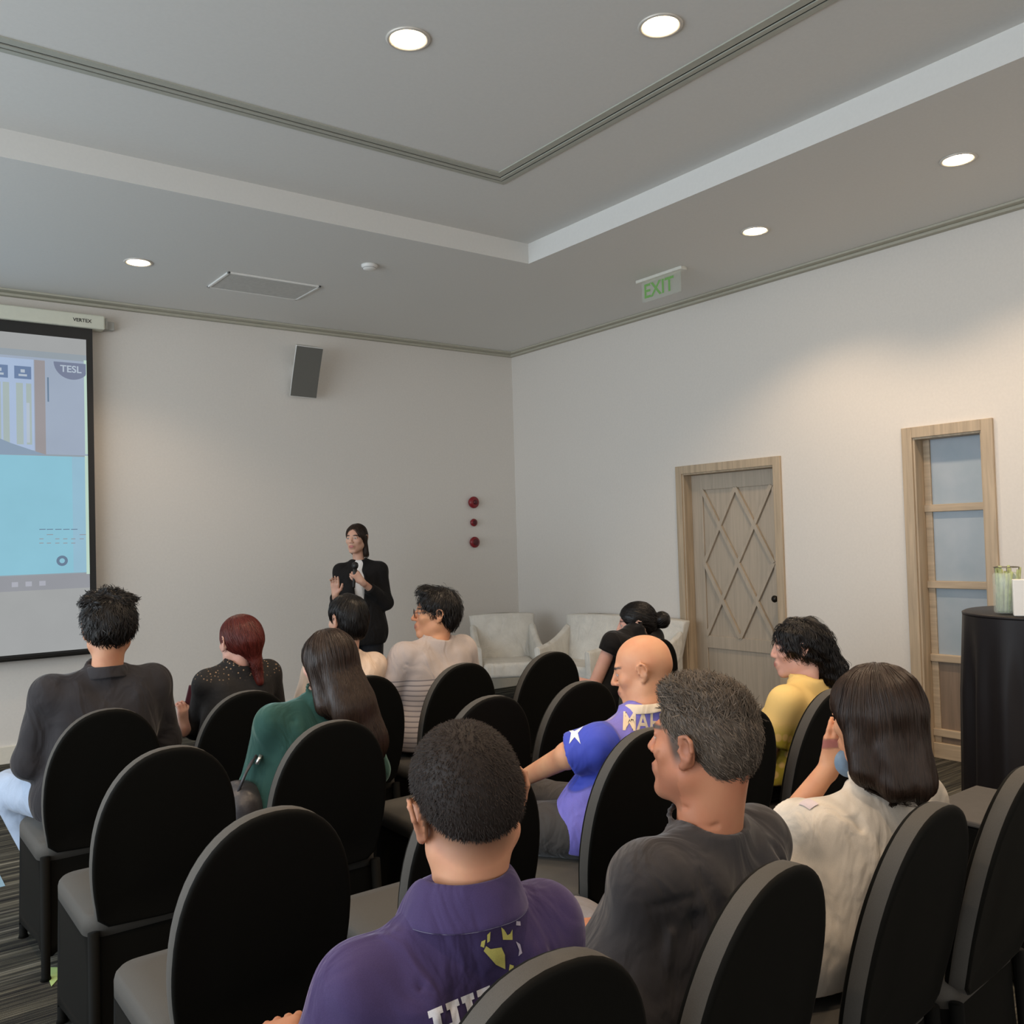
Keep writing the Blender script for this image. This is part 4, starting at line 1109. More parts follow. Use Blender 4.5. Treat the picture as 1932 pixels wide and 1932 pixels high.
# her phone
root = empty('phone', h); tag(root, 'small dark maroon phone in the raised hand of the woman in black lace', 'phone')
bm = bmesh.new(); box(bm, (-.0, -.006, -.03), (.062, .006, .075)); o = bm_obj('phone_case', bm, plain('maroon_case', (.07, .012, .02), .4), root, bevel=.005, seg=3)
bm = bmesh.new(); box(bm, (.004, .0062, -.025), (.058, .0072, .070)); bm_obj('phone_screen', bm, plain('phone_glass', (.02, .02, .025), .15), root)
root.rotation_euler = (0, math.radians(14), math.radians(-30)); root.location = Vector(h + V3(-.005, -.0, -.005))

# ---------------------------------------------------- 3 person in cream shirt
p = Person('person with black hair in cream shirt, seated just in front of the presenter', 1.86, R1, at_y(655, 1168, 3.86), (12, -6, 0), .97, True, shw=.155, girth=.85, shz=.925, neck_r=.046)
lap_arms(p, fem=True); p.body(SK_light, .007)
p.shirt(fabric('cream_cotton', (0.70, 0.55, 0.44), sheen=.05), sleeve=.75, infl=.010, loose=.014, folds=lambda F, s: (F.fold(s.chest + V3(-.10, -.12, .07), s.chest + V3(.05, -.13, .03), .007, .009)), sr=(.054, .052, .03))
p.legs(M_trg, shoe=M_shoe)
def b(F, H):
    F.add(H.E((0, -.014, .034), (.083, .101, .088)), .02); F.add(H.E((0, -.05, -.02), (.074, .06, .085)), .03); F.noise(.003, 70); cut_face(F, H, nape=-.095)
p.hair(b, HB, .007, [dict(n=900, len=.09, flow=crown_flow(down=.8), w=.0024, jit=.2, stick=.85)])

# ---------------------------------------------------- 4 man in glasses, striped shirt
p = Person('man with thick black hair and glasses looking left, in pale striped shirt', 2.34, R1, at_y(822, 1158, 3.82), (62, 2, 0), 1.02, shw=.185, girth=1.0, shz=.955, turn=6)
lap_arms(p, out=.09); p.body(SK_warm, .006)
def stripe_mat():
    m, t, b_ = _mat('striped_jersey'); v = coords(t)
    sx = t.nodes.new('ShaderNodeSeparateXYZ'); t.links.new(v, sx.inputs[0])
    w = N(t, 'ShaderNodeMath', operation='MULTIPLY'); w.inputs[1].default_value = 42.0; t.links.new(sx.outputs['Z'], w.inputs[0])
    fr_ = N(t, 'ShaderNodeMath', operation='FRACT'); t.links.new(w.outputs[0], fr_.inputs[0])
    t.links.new(ramp(t, fr_.outputs[0], [(0.0, (.20, .18, .19)), (0.22, (.21, .19, .20)), (0.30, (.44, .39, .38)), (0.95, (.46, .41, .40))]), b_.inputs['Base Color'])
    b_.inputs['Roughness'].default_value = .85; return m
def sm_split(c, s): return (c[:, 2] < s.chest[2] + .015).astype(int)
p.shirt(None, mats=[fabric('pale_grey_knit', (0.46, 0.40, 0.38)), stripe_mat()], midx=sm_split, sleeve=.95, infl=.018, loose=.02, sr=(.068, .062, .04), noise=(.005, 14), neck_drop=.012)
p.legs(M_trd, shoe=M_shoe)
def b(F, H):
    F.add(H.E((0, -.020, .042), (.088, .104, .090)), .02); F.add(H.E((0, -.06, -.005), (.076, .060, .080)), .03); F.add(H.E((.0, .045, .105), (.06, .045, .030)), .02); F.noise(.004, 60, 2.)
    F.sub(H.E((0, .125, -.03), (.10, .075, .105)), .01); F.sub(H.E((0, .03, -.10), (.10, .055, .085)), .01)
    F.cut(-(H.R @ V3(0, .3, 1)), H.w(0, -.06, -.080))
p.hair(b, HB, .006, [dict(n=1300, len=.05, flow=crown_flow((0, -.05, .1), .6), w=.0026, lift=.15, jit=.35, stick=.7)])
H = p.H
bm = bmesh.new()
for sx in (-1, 1):
    tube(bm, [tuple(H.w(sx * .032 + .022 * math.cos(a), .104, .004 + .018 * math.sin(a)) - p.o) for a in np.linspace(0, 2 * math.pi, 17)], .0014, 6)
    tube(bm, [tuple(H.w(*q) - p.o) for q in ((sx * .054, .102, .008), (sx * .070, .085, .010), (sx * .078, .03, .010), (sx * .082, -.005, .006))], .0016, 6)
tube(bm, [tuple(H.w(*q) - p.o) for q in ((-.010, .104, .006), (0, .108, .009), (.010, .104, .006))], .0014, 6)
bm_obj('glasses', bm, plain('thin_metal_frame', (.12, .09, .08), .3, .8), p.root, smooth=True)

# ---------------------------------------------------- 5 woman with hair bun
p = Person('woman with black hair in a round bun and black sleeveless top, seated before the door', 3.60, R1 + .05, at_y(1200, 1178, 3.82), (48, -4, 0), 1.04, True, shw=.165, girth=.92, shz=.90, neck_r=.048, lean=(3.72, 3.78))
lap_arms(p, fem=True, out=.10); p.body(SK_pink, .007)
p.shirt(fabric('black_knit', (0.008, 0.007, 0.007)), 'top', sleeve=.22, infl=.010, loose=.012, sr=(.060, .058, .04), neck_drop=.005)
p.legs(M_trd, shoe=M_shoe)
def b(F, H):
    F.add(H.E((0, -.014, .038), (.088, .104, .090)), .02); F.add(H.E((0, -.07, .0), (.06, .05, .06)), .03)
    F.add(H.E((.0, -.148, .012), (.046, .046, .046)), .008); F.noise(.002, 80); F.sub(H.E((0, .10, -.05), (.085, .075, .105)), .01)
    F.cut(-(H.R @ V3(0, .2, 1)), H.w(0, -.05, -.072))
p.hair(b, HB, .006, [dict(n=900, len=.08, flow=lambda H: (lambda P, n: (H.w(0, -.12, .0) - P) * 8), w=.0024, jit=.1, stick=.95)])

# ---------------------------------------------------- 6 woman in green sweater
p = Person('woman with very long dark straight hair in dark green sweater', 1.27, R2, at_y(618, 1250, 2.98), (10, -8, 0), .98, True, shw=.165, girth=.90, shz=.90, neck_r=.046)
lap_arms(p, fem=True, R=True, L=False, out=.09)
p.arm('L', p.shL + V3(-.035, .09, -.25), at_y(486, 1442, 3.20), dict(fwd=(.3, .75, .1), back=(-.6, .2, 1), side=1, curl=.9, sc=.86))
p.body(SK_pink, .006, ears=False)
p.shirt(fabric('green_knit', (0.020, 0.062, 0.052), sheen=.35, tint=(.6, .9, .85)), 'sweater', sleeve=1.9, infl=.014, loose=.016, sr=(.060, .052, .036), noise=(.003, 16), folds=lambda F, s: (F.fold(s.shL + V3(.05, -.07, .0), s.shL + V3(.05, -.06, -.16), .006, .008), F.fold(s.chest + V3(-.14, -.10, -.06), s.chest + V3(.06, -.15, -.02), .005, .010)))
p.legs(M_trd, shoe=M_shoe)
def b(F, H):
    F.add(H.E((0, -.016, .034), (.084, .103, .088)), .02); F.add(H.C((0, -.055, .0), (.020, -.105, -.16), .080, .085, flat=(H.R @ V3(0, 1, 0), .60)), .03)
    F.add(H.C((.020, -.100, -.16), (.055, -.125, -.285), .084, .078, flat=(H.R @ V3(0, 1, 0), .40)), .03); F.add(H.C((-.055, -.01, -.01), (-.062, -.04, -.14), .028, .030), .03); F.add(H.C((.055, -.01, -.01), (.070, -.05, -.16), .030, .032), .03)
    F.noise(.0025, 80); F.sub(H.E((0, .09, -.05), (.066, .065, .115)), .012)
p.hair(b, HBR, .006, [dict(n=2600, len=.42, step=.02, flow=lambda H: (lambda P, n: np.where((P - H.w(0, -.03, .0))[:, 2:3] > .05, (P - H.w(0, -.0, .11)) * 10, 0) + V3(.10, -.12, -1)), w=.0024, jit=.05, stick=.85, keep=lambda q: q[:, 2] > -.10)])

# ---------------------------------------------------- 7 bald man in blue jersey
p = Person('bald man in blue football jersey with cream collar, leaning on his left arm', 2.0, R3, at_y(1212, 1262, 2.16), (38, -14, 0), .97, shw=.185, girth=.90, slope=.022, shz=.870, lean=(2.12, 2.15), turn=4)
p.arm('L', at_y(1072, 1425, 2.22), at_y(985, 1470, 2.52), dict(fwd=(.1, 1, -.5), back=(-.2, .2, 1), side=1, curl=.6, sc=.98))
p.arm('R', p.shR + V3(.05, .12, -.24), at_y(1105, 1470, 2.42) + V3(.05, 0, 0), dict(fwd=(-1, .25, -.15), back=(0, .4, 1), side=-1, curl=.5, sc=.95))
def tn(q, put):
    g = np.clip((.028 - q[:, 2]) * 18, 0, 1) * np.clip((q[:, 2] + .09) * 18, 0, 1) * np.clip((.01 - q[:, 1]) * 30, 0, 1); put(g * .42, (.16, .13, .085))
p.body(SK_warm, .005, tone=tn)
M_jer = fabric('blue_jersey', (0.20, 0.18, 0.60), rough=.6, scale=700, sheen=.2, tint=(.8, .8, 1), tone=True); M_jerc = fabric('cream_trim', (0.75, 0.62, 0.46))
def jm(V, s):
    col = np.zeros((len(V), 3)); al = np.zeros(len(V))
    def put(d, w, c):
        m = np.clip(.5 - d / w, 0, 1); col[:] = col * (1 - m[:, None]) + np.array(c) * m[:, None]; al[:] = np.maximum(al, m)
    put(np.maximum(Cone(s.shL + V3(-.03, 0, 0), s.arms['L'][0], .115)(V), V[:, 0] - (s.shL[0] + .028)), .008, (.06, .085, .50))
    put(Cone(s.shL + V3(.0, -.0, .045), lerp(s.shL, s.neck, .55) + V3(0, .01, .03), .007)(V), .010, (.75, .66, .55))
    put(Cone(s.shL + V3(.035, -.07, -.12), s.shL + V3(.0, -.04, -.25), .020, .006)(V), .010, (.78, .72, .66))
    return col, al
p.shirt(M_jer, 'jersey', tonefn=jm, sleeve=.86, infl=.016, loose=.012, sr=(.068, .070, .04), hem=.50, noise=(.004, 15), res=.006, crew=0,
        folds=lambda F, s: (F.fold(s.chest + V3(-.12, -.12, -.05), s.chest + V3(.14, -.14, .0), .007, .010), F.fold(s.chest + V3(-.15, -.06, -.12), s.chest + V3(.0, -.14, -.10), .008, .012), F.fold(s.shL + V3(-.06, -.03, -.10), s.shL + V3(.02, -.05, -.13), .008, .010), F.fold(s.shL + V3(.035, -.08, .02), s.shL + V3(.03, -.06, -.12), .005, .007)))
J_ = p
F = Field(); F.add(Ell(p.pe + V3(-.01, -.0, .01), (.150, .12, .12)), .02); F.noise(.004, 18); V, Q = F.mesh(.008); mesh_fast('undershirt', V, Q, fabric('cream_undershirt', (0.72, 0.62, 0.48)), p.root, p.o)
p.legs(M_trg, (p.o + V3(-.32, .60, .53), p.o + V3(.10, .62, .53)), None, M_shoe, r=(.092, .072, .055))
sh = [c for c in p.root.children if c.name.startswith('jersey')][0]
bm = text_faces('MAH', 0.082, True); bmesh.ops.scale(bm, vec=(.72, 1.0, 1), verts=bm.verts)
decal_px('jersey_lettering', bm, p.SF, 1212, 1364, -3, M_jerc, sh, p.o, straight=True)
star = []
for i in range(10): r_ = .038 if i % 2 == 0 else .014; star.append((r_ * math.sin(i * math.pi / 5) * .8, r_ * 1.25 * math.cos(i * math.pi / 5)))
bm = bmesh.new(); c0 = bm.verts.new((0, 0, 0)); vs = [bm.verts.new((x, y, 0)) for x, y in star]
for i in range(10): bm.faces.new((c0, vs[i], vs[(i + 1) % 10]))
decal_px('sleeve_star', bm, p.SF, 1084, 1380, 0, fabric('white_print', (.8, .8, .8)), sh, p.o, straight=True)

# ---------------------------------------------------- 8 woman in yellow blouse
p = Person('woman with long curly black hair in yellow patterned blouse', 2.87, R3, at_y(1506, 1222, 2.16), (40, -4, 0), .95, True, shw=.160, girth=.92, shz=.862, slope=-.01, neck_r=.046, lean=(2.98, 2.11), turn=10)
lap_arms(p, fem=True, out=.09); p.body(SK_pink, .007)
def yellow_mat():
    m, t, b_ = _mat('yellow_blouse'); v = coords(t)
    n1 = N(t, 'ShaderNodeTexVoronoi', Scale=26.0); t.links.new(v, n1.inputs['Vector'])
    sx = t.nodes.new('ShaderNodeSeparateXYZ'); t.links.new(v, sx.inputs[0])
    zr = N(t, 'ShaderNodeMapRange'); zr.inputs['From Min'].default_value = .80; zr.inputs['From Max'].default_value = .74; t.links.new(sx.outputs['Z'], zr.inputs['Value'])
    r_ = ramp(t, n1.outputs['Distance'], [(.30, (0, 0, 0)), (.45, (1, 1, 1))])
    mu = N(t, 'ShaderNodeMath', operation='MULTIPLY'); t.links.new(r_, mu.inputs[0]); t.links.new(zr.outputs[0], mu.inputs[1])
    mx = N(t, 'ShaderNodeMix', data_type='RGBA'); mx.inputs[6].default_value = (.80, .56, .20, 1); mx.inputs[7].default_value = (.52, .42, .05, 1)
    t.links.new(mu.outputs[0], mx.inputs[0]); t.links.new(mx.outputs[2], b_.inputs['Base Color']); b_.inputs['Roughness'].default_value = .8; return m
p.shirt(yellow_mat(), 'blouse', sleeve=.6, infl=.014, loose=.012, sr=(.062, .060, .04), hem=.56, neck_drop=.012, folds=lambda F, s: (F.fold(s.chest + V3(-.08, -.14, -.03), s.chest + V3(.03, -.15, .05), .010, .008), F.fold(s.chest + V3(-.08, -.14, -.03), s.chest + V3(.08, -.14, -.04), .010, .008), F.fold(s.chest + V3(-.08, -.14, -.03), s.chest + V3(-.05, -.14, .05), .006, .007)), noise=(.005, 18))
p.legs(M_trd, shoe=M_shoe)
def b(F, H):
    F.add(H.E((0, -.016, .036), (.088, .105, .090)), .02); F.add(H.C((0, -.07, .0), (.03, -.115, -.10), .066, .055), .03)
    F.add(H.C((.03, -.115, -.10), (.055, -.125, -.19), .050, .024), .03); F.noise(.007, 75, 1.); F.sub(H.E((0, .10, -.05), (.085, .078, .105)), .012); F.sub(H.E((0, .0, -.13), (.07, .06, .055)), .012)
p.hair(b, HB, .006, [dict(n=2200, len=.14, step=.010, flow=lambda H: (lambda P, n: V3(.1, -.25, -1) + .8 * np.stack([np.sin(P[:, 2] * 160 + P[:, 0] * 90), np.cos(P[:, 2] * 170 + P[:, 1] * 80), 0 * P[:, 0]], -1)), w=.0022, jit=.3, stick=.5, lift=.12)])

# ---------------------------------------------------- 9 presenter
p = Person('standing woman presenter in black blazer and white blouse speaking into a microphone', 3.28, 6.28, V3(*at_y(672, 1016, 6.28)), (128, -2, 0), .95, True, shw=.150, girth=.80, hip_z=.90, yhip=0, shz=1.29, turn=150, lean=(3.285, 6.29), neck_r=.044)
fw = p.R @ V3(0, 1, 0); rg = p.R @ V3(1, 0, 0)       # her forward and her right
hl = at_y(637, 1096, 6.28) + fw * .28; hr = at_y(672, 1082, 6.28) + fw * .20
p.arm('R', p.shR + rg * .030 - V3(0, 0, .27) + fw * .05, hl - V3(0, 0, .085) - rg * .0, dict(fwd=V3(0, 0, 1) + fw * .25, back=fw * -.6 - rg * .2, side=-1, curls=[.15, .25, .35, .45], sc=.92, thumb=(.8, .3)))
p.arm('L', p.shL - rg * .040 - V3(0, 0, .26) + fw * .04, hr - V3(0, 0, .055) - rg * .05, dict(fwd=V3(0, 0, 1) + rg * .8, back=fw - rg * .2, side=-1, curl=1.35, sc=.92, thumb=(.5, 1.0)))
p.body(SK_light, .005, lip=(.42, .14, .13))
def ms(F, s):
    a = s.neck + fw * .10 + V3(0, 0, .0); F.sub(Cone(a, s.sc_ + fw * .17 - V3(0, 0, .36), .054, .030), .006)
    for sg in (-1, 1): F.fold(s.neck + fw * .08 + rg * sg * .055, s.sc_ + fw * .14 - V3(0, 0, .30) + rg * sg * .07, .006, .006)
M_blz = fabric('black_blazer', (0.010, 0.009, 0.009), sheen=.05)
p.shirt(M_blz, 'blazer', sleeve=1.70, infl=.020, loose=.038, sr=(.056, .052, .044), hem=.72, more=ms, folds=lambda F, s: F.add(Ell(V3(s.pe[0], s.pe[1], .80), (.200, .145, .17), s.R), .06), noise=(.006, 16), crew=0, neck_gap=.012, res=.007)
p.B['w'] = .77; arms = p.arms; p.arms = {}
p.shirt(fabric('white_blouse', (0.78, 0.75, 0.72)), 'blouse', infl=.012, loose=.016, hem=.80, neck_gap=.006, res=.008, crew=.004)
p.arms = arms; p.B['w'] = .80
F = Field(); F.add(Ell(p.pe - V3(0, 0, .02), (.17, .125, .13), p.R), .04)
for sg in (-1, 1):
    hp = p.pe + rg * sg * .085; kn_ = V3(hp[0], hp[1], .48) + fw * .01; an_ = V3(hp[0], hp[1], .09) + rg * sg * .01
    F.add(Cone(hp, kn_, .088, .068), .04); F.add(Cone(kn_, an_, .068, .060, cap=True), .03)
V, Q = F.mesh(.010); mesh_fast('trousers', V, Q, M_trd, p.root, p.o)
for sg in (-1, 1):
    a = p.pe + rg * sg * .095; a = V3(a[0], a[1], .09); F = Field(); F.add(Cone(a, a + V3(0, 0, -.04), .034, .030), .02); F.add(Cone(a + V3(0, 0, -.045), a + fw * .13 + V3(0, 0, -.072), .032, .026), .02); F.add(Cone(a - fw * .02 + V3(0, 0, -.04), a - fw * .03 + V3(0, 0, -.085), .014, .008), .01)
    F.cut((0, 0, -1), (0, 0, .003)); V, Q = F.mesh(.007); mesh_fast('shoe', V, Q, M_shoe, p.root, p.o)
def b(F, H):
    F.add(H.E((0, -.016, .036), (.080, .100, .085)), .02); F.add(H.C((0, -.06, .0), (.0, -.075, -.10), .060, .050), .03)
    F.add(H.C((-.066, -.01, .0), (-.070, -.03, -.13), .020, .022), .03); F.add(H.C((.060, -.02, .0), (.055, -.05, -.10), .022, .022), .03)
    F.noise(.002, 80); F.sub(H.E((0, .088, -.028), (.066, .070, .112)), .008)
p.hair(b, HBR, .005, [dict(n=1100, len=.20, flow=lambda H: (lambda P, n: np.where((P - H.w(0, 0, .0))[:, 2:3] > .04, (P - H.w(0, .04, .11)) * 9, 0) + V3(0, 0, -1)), w=.0020, jit=.05, stick=.9, keep=lambda q: (q[:, 2] > -.02))])
# microphone
mt = H_ = p.H.w(0, .135, -.085); 
mt = hr + fw * .0 + rg * -.005 + V3(0, 0, .09); mb = hr + V3(0, 0, -.10) + rg * .012
root = empty('microphone', mb); tag(root, 'black handheld microphone held upright at the mouth of the standing presenter', 'microphone')
ax_ = unit(mt - mb); L_m = float(np.linalg.norm(mt - mb))
root.rotation_mode = 'QUATERNION'; root.rotation_quaternion = Vector(ax_).to_track_quat('Z', 'Y')
bm = bmesh.new(); lathe(bm, [(.010, 0), (.011, .01), (.013, .10), (.016, L_m - .05)], 20); bm_obj('microphone_handle', bm, M_black, root, smooth=True)
bm = bmesh.new(); lathe(bm, [(.016, L_m - .05), (.024, L_m - .035), (.025, L_m - .02), (.020, L_m - .004), (.008, L_m + .003), (.0005, L_m + .004)], 24); bm_obj('microphone_grille', bm, plain('mic_mesh', (.03, .03, .03), .4, .6, scale=600, bmp=.6), root, smooth=True)

# ---------------------------------------------------- 10 man with buzz cut, purple polo
p = Person('man with cropped black hair in purple polo shirt, seen from behind at bottom centre', .715, R4, at_y(880, 1512, 1.20), (-15, -8, -8), 1.05, shw=.158, girth=1.0, slope=.010, shz=.862, lean=(.775, 1.20), turn=-6, neck_r=.058, neck_up=.036)
lap_arms(p, out=.075)
def tn(q, put):
    r = q[:, 2] - .60 * (q[:, 1] + .02)          # hair thins towards nape, ears and temples
    dens = np.clip((r + .050) / .062, 0, 1); back = np.clip((.055 - q[:, 1]) / .02, 0, 1); ear = (np.abs(q[:, 0]) < .0785) | (q[:, 2] > .03)
    put(dens ** .8 * back * ear * .95 * (q[:, 2] > -.12), (.020, .014, .011))
    put(np.clip((np.abs(q[:, 0]) - .079) * 400, 0, 1) * (q[:, 2] < .03) * .35, (.50, .18, .12))
p.body(SK_tan, .0042, tone=tn)
M_pp = fabric('purple_polo', (0.050, 0.034, 0.100), scale=600, sheen=.3, tint=(.8, .75, 1))
p.shirt(M_pp, 'polo_shirt', sleeve=.85, infl=.016, loose=.014, sr=(.068, .068, .04), res=.0055, crew=0, neck_gap=.012, noise=(.003, 13),
        folds=lambda F, s: (F.fold(s.chest + V3(-.02, -.15, .06), s.chest + V3(.16, -.13, .11), -.005, .014), F.fold(s.chest + V3(-.10, -.15, .0), s.chest + V3(.16, -.14, .05), .006, .018), F.fold(s.shL + V3(.052, -.09, .03), s.shL + V3(.04, -.07, -.12), .0045, .005), F.fold(s.shR + V3(-.05, -.09, .03), s.shR + V3(-.04, -.07, -.12), .0045, .005), F.fold(s.shL + V3(.0, -.09, -.07), s.chest + V3(.02, -.15, -.04), .005, .012)))
p.legs(M_trd, shoe=M_shoe)
# fold-over collar
def collar(p, mat, up=.032, down=.048, r0=.006, flare=.040, tilt=(0, -.16, 1), name='collar', c0=None, gap=1.0, th=.003):
    n = 40; zax = unit(p.R @ V3(*tilt)); c = p.neck + V3(0, 0, .014) if c0 is None else c0
    rows = []
    for v in np.linspace(0, 1, 9):
        if v < .35: rr = p.nr + r0 + .003 * v; h = up * (v / .35)
        else: u = (v - .35) / .65; rr = p.nr + r0 + .003 + flare * u ** .9; h = up - (up + down) * u ** 1.25 + .004 * math.sin(u * math.pi)
        row = []
        for i in range(n + 1):
            a = math.radians(90 + gap * 14 + (360 - gap * 28) * i / n)
            x, y = math.cos(a), math.sin(a); front = max(0, y)
            row.append(c + p.R @ V3(x * rr * 1.0, y * rr * 1.05, 0) + zax * (h - .030 * front * (1 if v < .35 else 1.3) - .006 * abs(x) * v))
        rows.append(row)
    V = np.array(rows).reshape(-1, 3) - p.o; m = n + 1
    F_ = [(i * m + j, i * m + j + 1, (i + 1) * m + j + 1, (i + 1) * m + j) for i in range(8) for j in range(n)]
    o = mesh_obj(name, V, F_, mat, p.root); md = o.modifiers.new('s', 'SOLIDIFY'); md.thickness = th; md.offset = 0
    md = o.modifiers.new('ss', 'SUBSURF'); md.levels = 1; md.render_levels = 1
    return o
collar(p, M_pp, down=.030, flare=.036)
collar(man1, bpy.data.materials['charcoal_shirt'], up=.020, down=.022, flare=.020)
collar(J_, M_jerc, up=.018, down=.008, flare=.016)
def b(F, H):
    F.add(H.E((0, -.014, .036), (.0780, .0968, .0845)), .02); F.add(H.E((0, -.055, .0), (.064, .052, .062)), .03)
    F.sub(H.E((0, .125, -.02), (.11, .075, .105)), .01)
    F.cut(-(H.R @ V3(0, -.667, 1)), H.w(0, 0, .020))
o = p.hair(b, HBZ, .005, [dict(n=9000, len=.007, step=.0035, flow=crown_flow((0, -.055, .10), .3), w=.0011, lift=.5, jit=.4, stick=.3, off=.0)])
sh = [c for c in p.root.children if c.name.startswith('polo')][0]
def slab(letter):
    R_ = lambda x0, y0, x1, y1: [(x0, y0), (x1, y0), (x1, y1), (x0, y1)]
    if letter == 'H': return [R_(.10, 0, .34, 1), R_(.66, 0, .90, 1), R_(.34, .40, .66, .60), R_(0, 0, .10, .14), R_(.34, 0, .44, .14), R_(.56, 0, .66, .14), R_(.90, 0, 1, .14), R_(0, .86, .10, 1), R_(.34, .86, .44, 1), R_(.56, .86, .66, 1), R_(.90, .86, 1, 1)]
    if letter == 'U': return [R_(.10, .22, .34, 1), R_(.66, .22, .90, 1), [(.10, .22), (.34, .22), (.40, .16), (.60, .16), (.66, .22), (.90, .22), (.78, 0), (.22, 0)], R_(0, .86, .10, 1), R_(.34, .86, .44, 1), R_(.56, .86, .66, 1), R_(.90, .86, 1, 1)]
    return [R_(.10, 0, .34, 1), R_(0, 0, .10, .14), R_(0, .86, .10, 1), [(.34, 1), (.75, 1), (.92, .88), (.92, .64), (.80, .52), (.34, .52), (.34, .64), (.66, .66), (.70, .74), (.66, .84), (.34, .86)], [(.34, .52), (.80, .52), (.97, .40), (.97, .14), (.80, 0), (.34, 0), (.34, .14), (.70, .16), (.74, .28), (.70, .40), (.34, .42)]]
M_wp = fabric('white_print', (.75, .74, .78)); M_yp = fabric('yellow_print', (.62, .56, .16)); M_lp = fabric('lilac_print', (.52, .46, .55))
polys = []
for k, ch_ in enumerate('HUB'): polys += [[(x * .050 + k * .055, y * .062) for x, y in q] for q in slab(ch_)]
polys = [[(x - .080, y - .031) for x, y in q] for q in polys]
decal_px('polo_lettering', poly_bm(polys), p.SF, 885, 1925, 6, M_wp, sh, p.o, grid=.008)
E_ = dict(grid=.008)
decal_px('emblem', poly_bm([[(-.016, .002), (.0, .004), (.004, -.006), (.003, -.024), (-.010, -.018), (-.026, .0), (-.022, .006)]]), p.SF, 948, 1802, 4, M_yp, sh, p.o, **E_)
for mk, mt_ in (([(.003, .014), (.017, .014), (.018, .028), (.014, .022), (.010, .020), (.006, .027), (.002, .030)], M_yp), ([(-.020, .010), (-.016, .012), (-.014, .024), (-.019, .020)], M_yp), ([(-.030, .006), (-.025, .004), (-.022, .014), (-.028, .012)], M_yp), ([(.008, -.026), (.014, -.027), (.016, -.020), (.010, -.018)], M_yp),
                ([(-.008, .030), (-.002, .034), (-.001, .040), (-.007, .037)], M_lp), ([(.024, .034), (.031, .034), (.031, .040), (.025, .040)], M_lp), ([(.024, -.008), (.030, -.004), (.028, .008), (.022, .012), (.026, .0)], M_lp)):
    decal_px('emblem_mark', poly_bm([mk]), p.SF, 948, 1802, 4, mt_, sh, p.o, **E_)

# ---------------------------------------------------- 11 grey-haired man in dark T-shirt
p = Person('grey haired man in dark grey T-shirt, face in profile looking left', 1.25, R4, at_y(1324, 1403, 1.26), (13, 3, 3), 1.04, shw=.176, girth=1.08, slope=-.004, shz=.850, lean=(1.415, 1.255), turn=4, neck_r=.067)
eL = at_y(1200, 1905, 1.20); 
p.arm('L', p.shL + V3(-.012, .02, -.275), at_y(1145, 1850, 1.46), dict(fwd=(.1, 1, .2), back=(-.3, .1, 1), side=1, curl=.6))
wR = at_y(1148, 1742, 1.50)
p.arm('R', p.shR + V3(.05, .12, -.25), wR, dict(fwd=at_y(1105, 1745, 1.60) - wR, back=(.1, -.3, 1), side=-1, curl=.9, sc=.98))
def tn(q, put):
    side = np.clip((np.abs(q[:, 0]) - .045) / .012, 0, 1); r = q[:, 2] + .25 * (q[:, 1] + .02)
    d = np.clip((r + .035) / .03, 0, 1) * np.clip((.040 + .35 * (q[:, 2]) - q[:, 1]) / .014, 0, 1) * ((np.abs(q[:, 0]) < .0775) | (q[:, 2] > .028)); put(d * .9 * (q[:, 2] > -.075), (.085, .070, .058))
    put(np.clip((np.abs(q[:, 0]) - .079) * 400, 0, 1) * (q[:, 2] < .03) * .3, (.50, .20, .14))
    jaw = np.clip((-.045 - q[:, 2]) * 40, 0, 1) * (q[:, 1] > .01) * (q[:, 2] > -.125); put(jaw * .22, (.20, .15, .13))
def more(F, H):
    F.fold(H.w(-.060, .060, -.020), H.w(-.045, .082, -.060), .003, .004); F.fold(H.w(-.052, .078, -.006), H.w(-.035, .086, -.012), .002, .003)
    F.fold(H.w(-.050, -.04, -.105), H.w(-.058, .02, -.118), .004, .005); F.fold(H.w(-.045, -.06, -.135), H.w(-.062, .00, -.150), .004, .006); F.add(H.E((0, .040, -.096), (.040, .030, .018)), .02)
p.body(SK_red, .0042, tone=tn, lip=(.30, .12, .10), brow=(.07, .055, .045), more=more)
M_tee = fabric('dark_grey_tee', (0.043, 0.040, 0.042), scale=700, sheen=.25)
p.shirt(M_tee, 't_shirt', sleeve=.88, infl=.018, loose=.018, sr=(.068, .068, .04), res=.0055, neck_gap=.010, neck_drop=.012, noise=(.005, 13), crew=.005,
        folds=lambda F, s: (F.fold(s.chest + V3(-.12, -.15, .07), s.chest + V3(.02, -.17, -.03), -.008, .012), F.fold(s.chest + V3(.02, -.17, -.03), s.chest + V3(.16, -.14, .0), -.008, .012), F.fold(s.chest + V3(-.04, -.16, .04), s.chest + V3(.12, -.16, .05), .009, .018), F.fold(s.shL + V3(.05, -.10, .01), s.chest + V3(-.06, -.17, -.10), .009, .014), F.fold(s.shL + V3(-.055, -.06, -.03), s.shL + V3(.03, -.10, -.02), .005, .006), F.fold(s.shL + V3(-.02, -.08, -.08), s.shL + V3(-.05, -.06, -.24), -.006, .008), F.fold(s.shL + V3(.03, -.09, -.06), s.shL + V3(.02, -.06, -.22), .007, .012), F.fold(s.shR + V3(-.06, -.10, .02), s.shR + V3(-.01, -.09, -.10), .008, .010)))
p.legs(fabric('light_grey_trousers', (.20, .19, .20)), (at_y(1120, 1800, 1.66), p.o + V3(.20, .62, .53)), (at_y(1120, 1800, 1.66) * V3(1, 1, 0) + V3(0, .06, .10), p.o + V3(.20, .66, .10)), M_shoe, r=(.095, .078, .06))
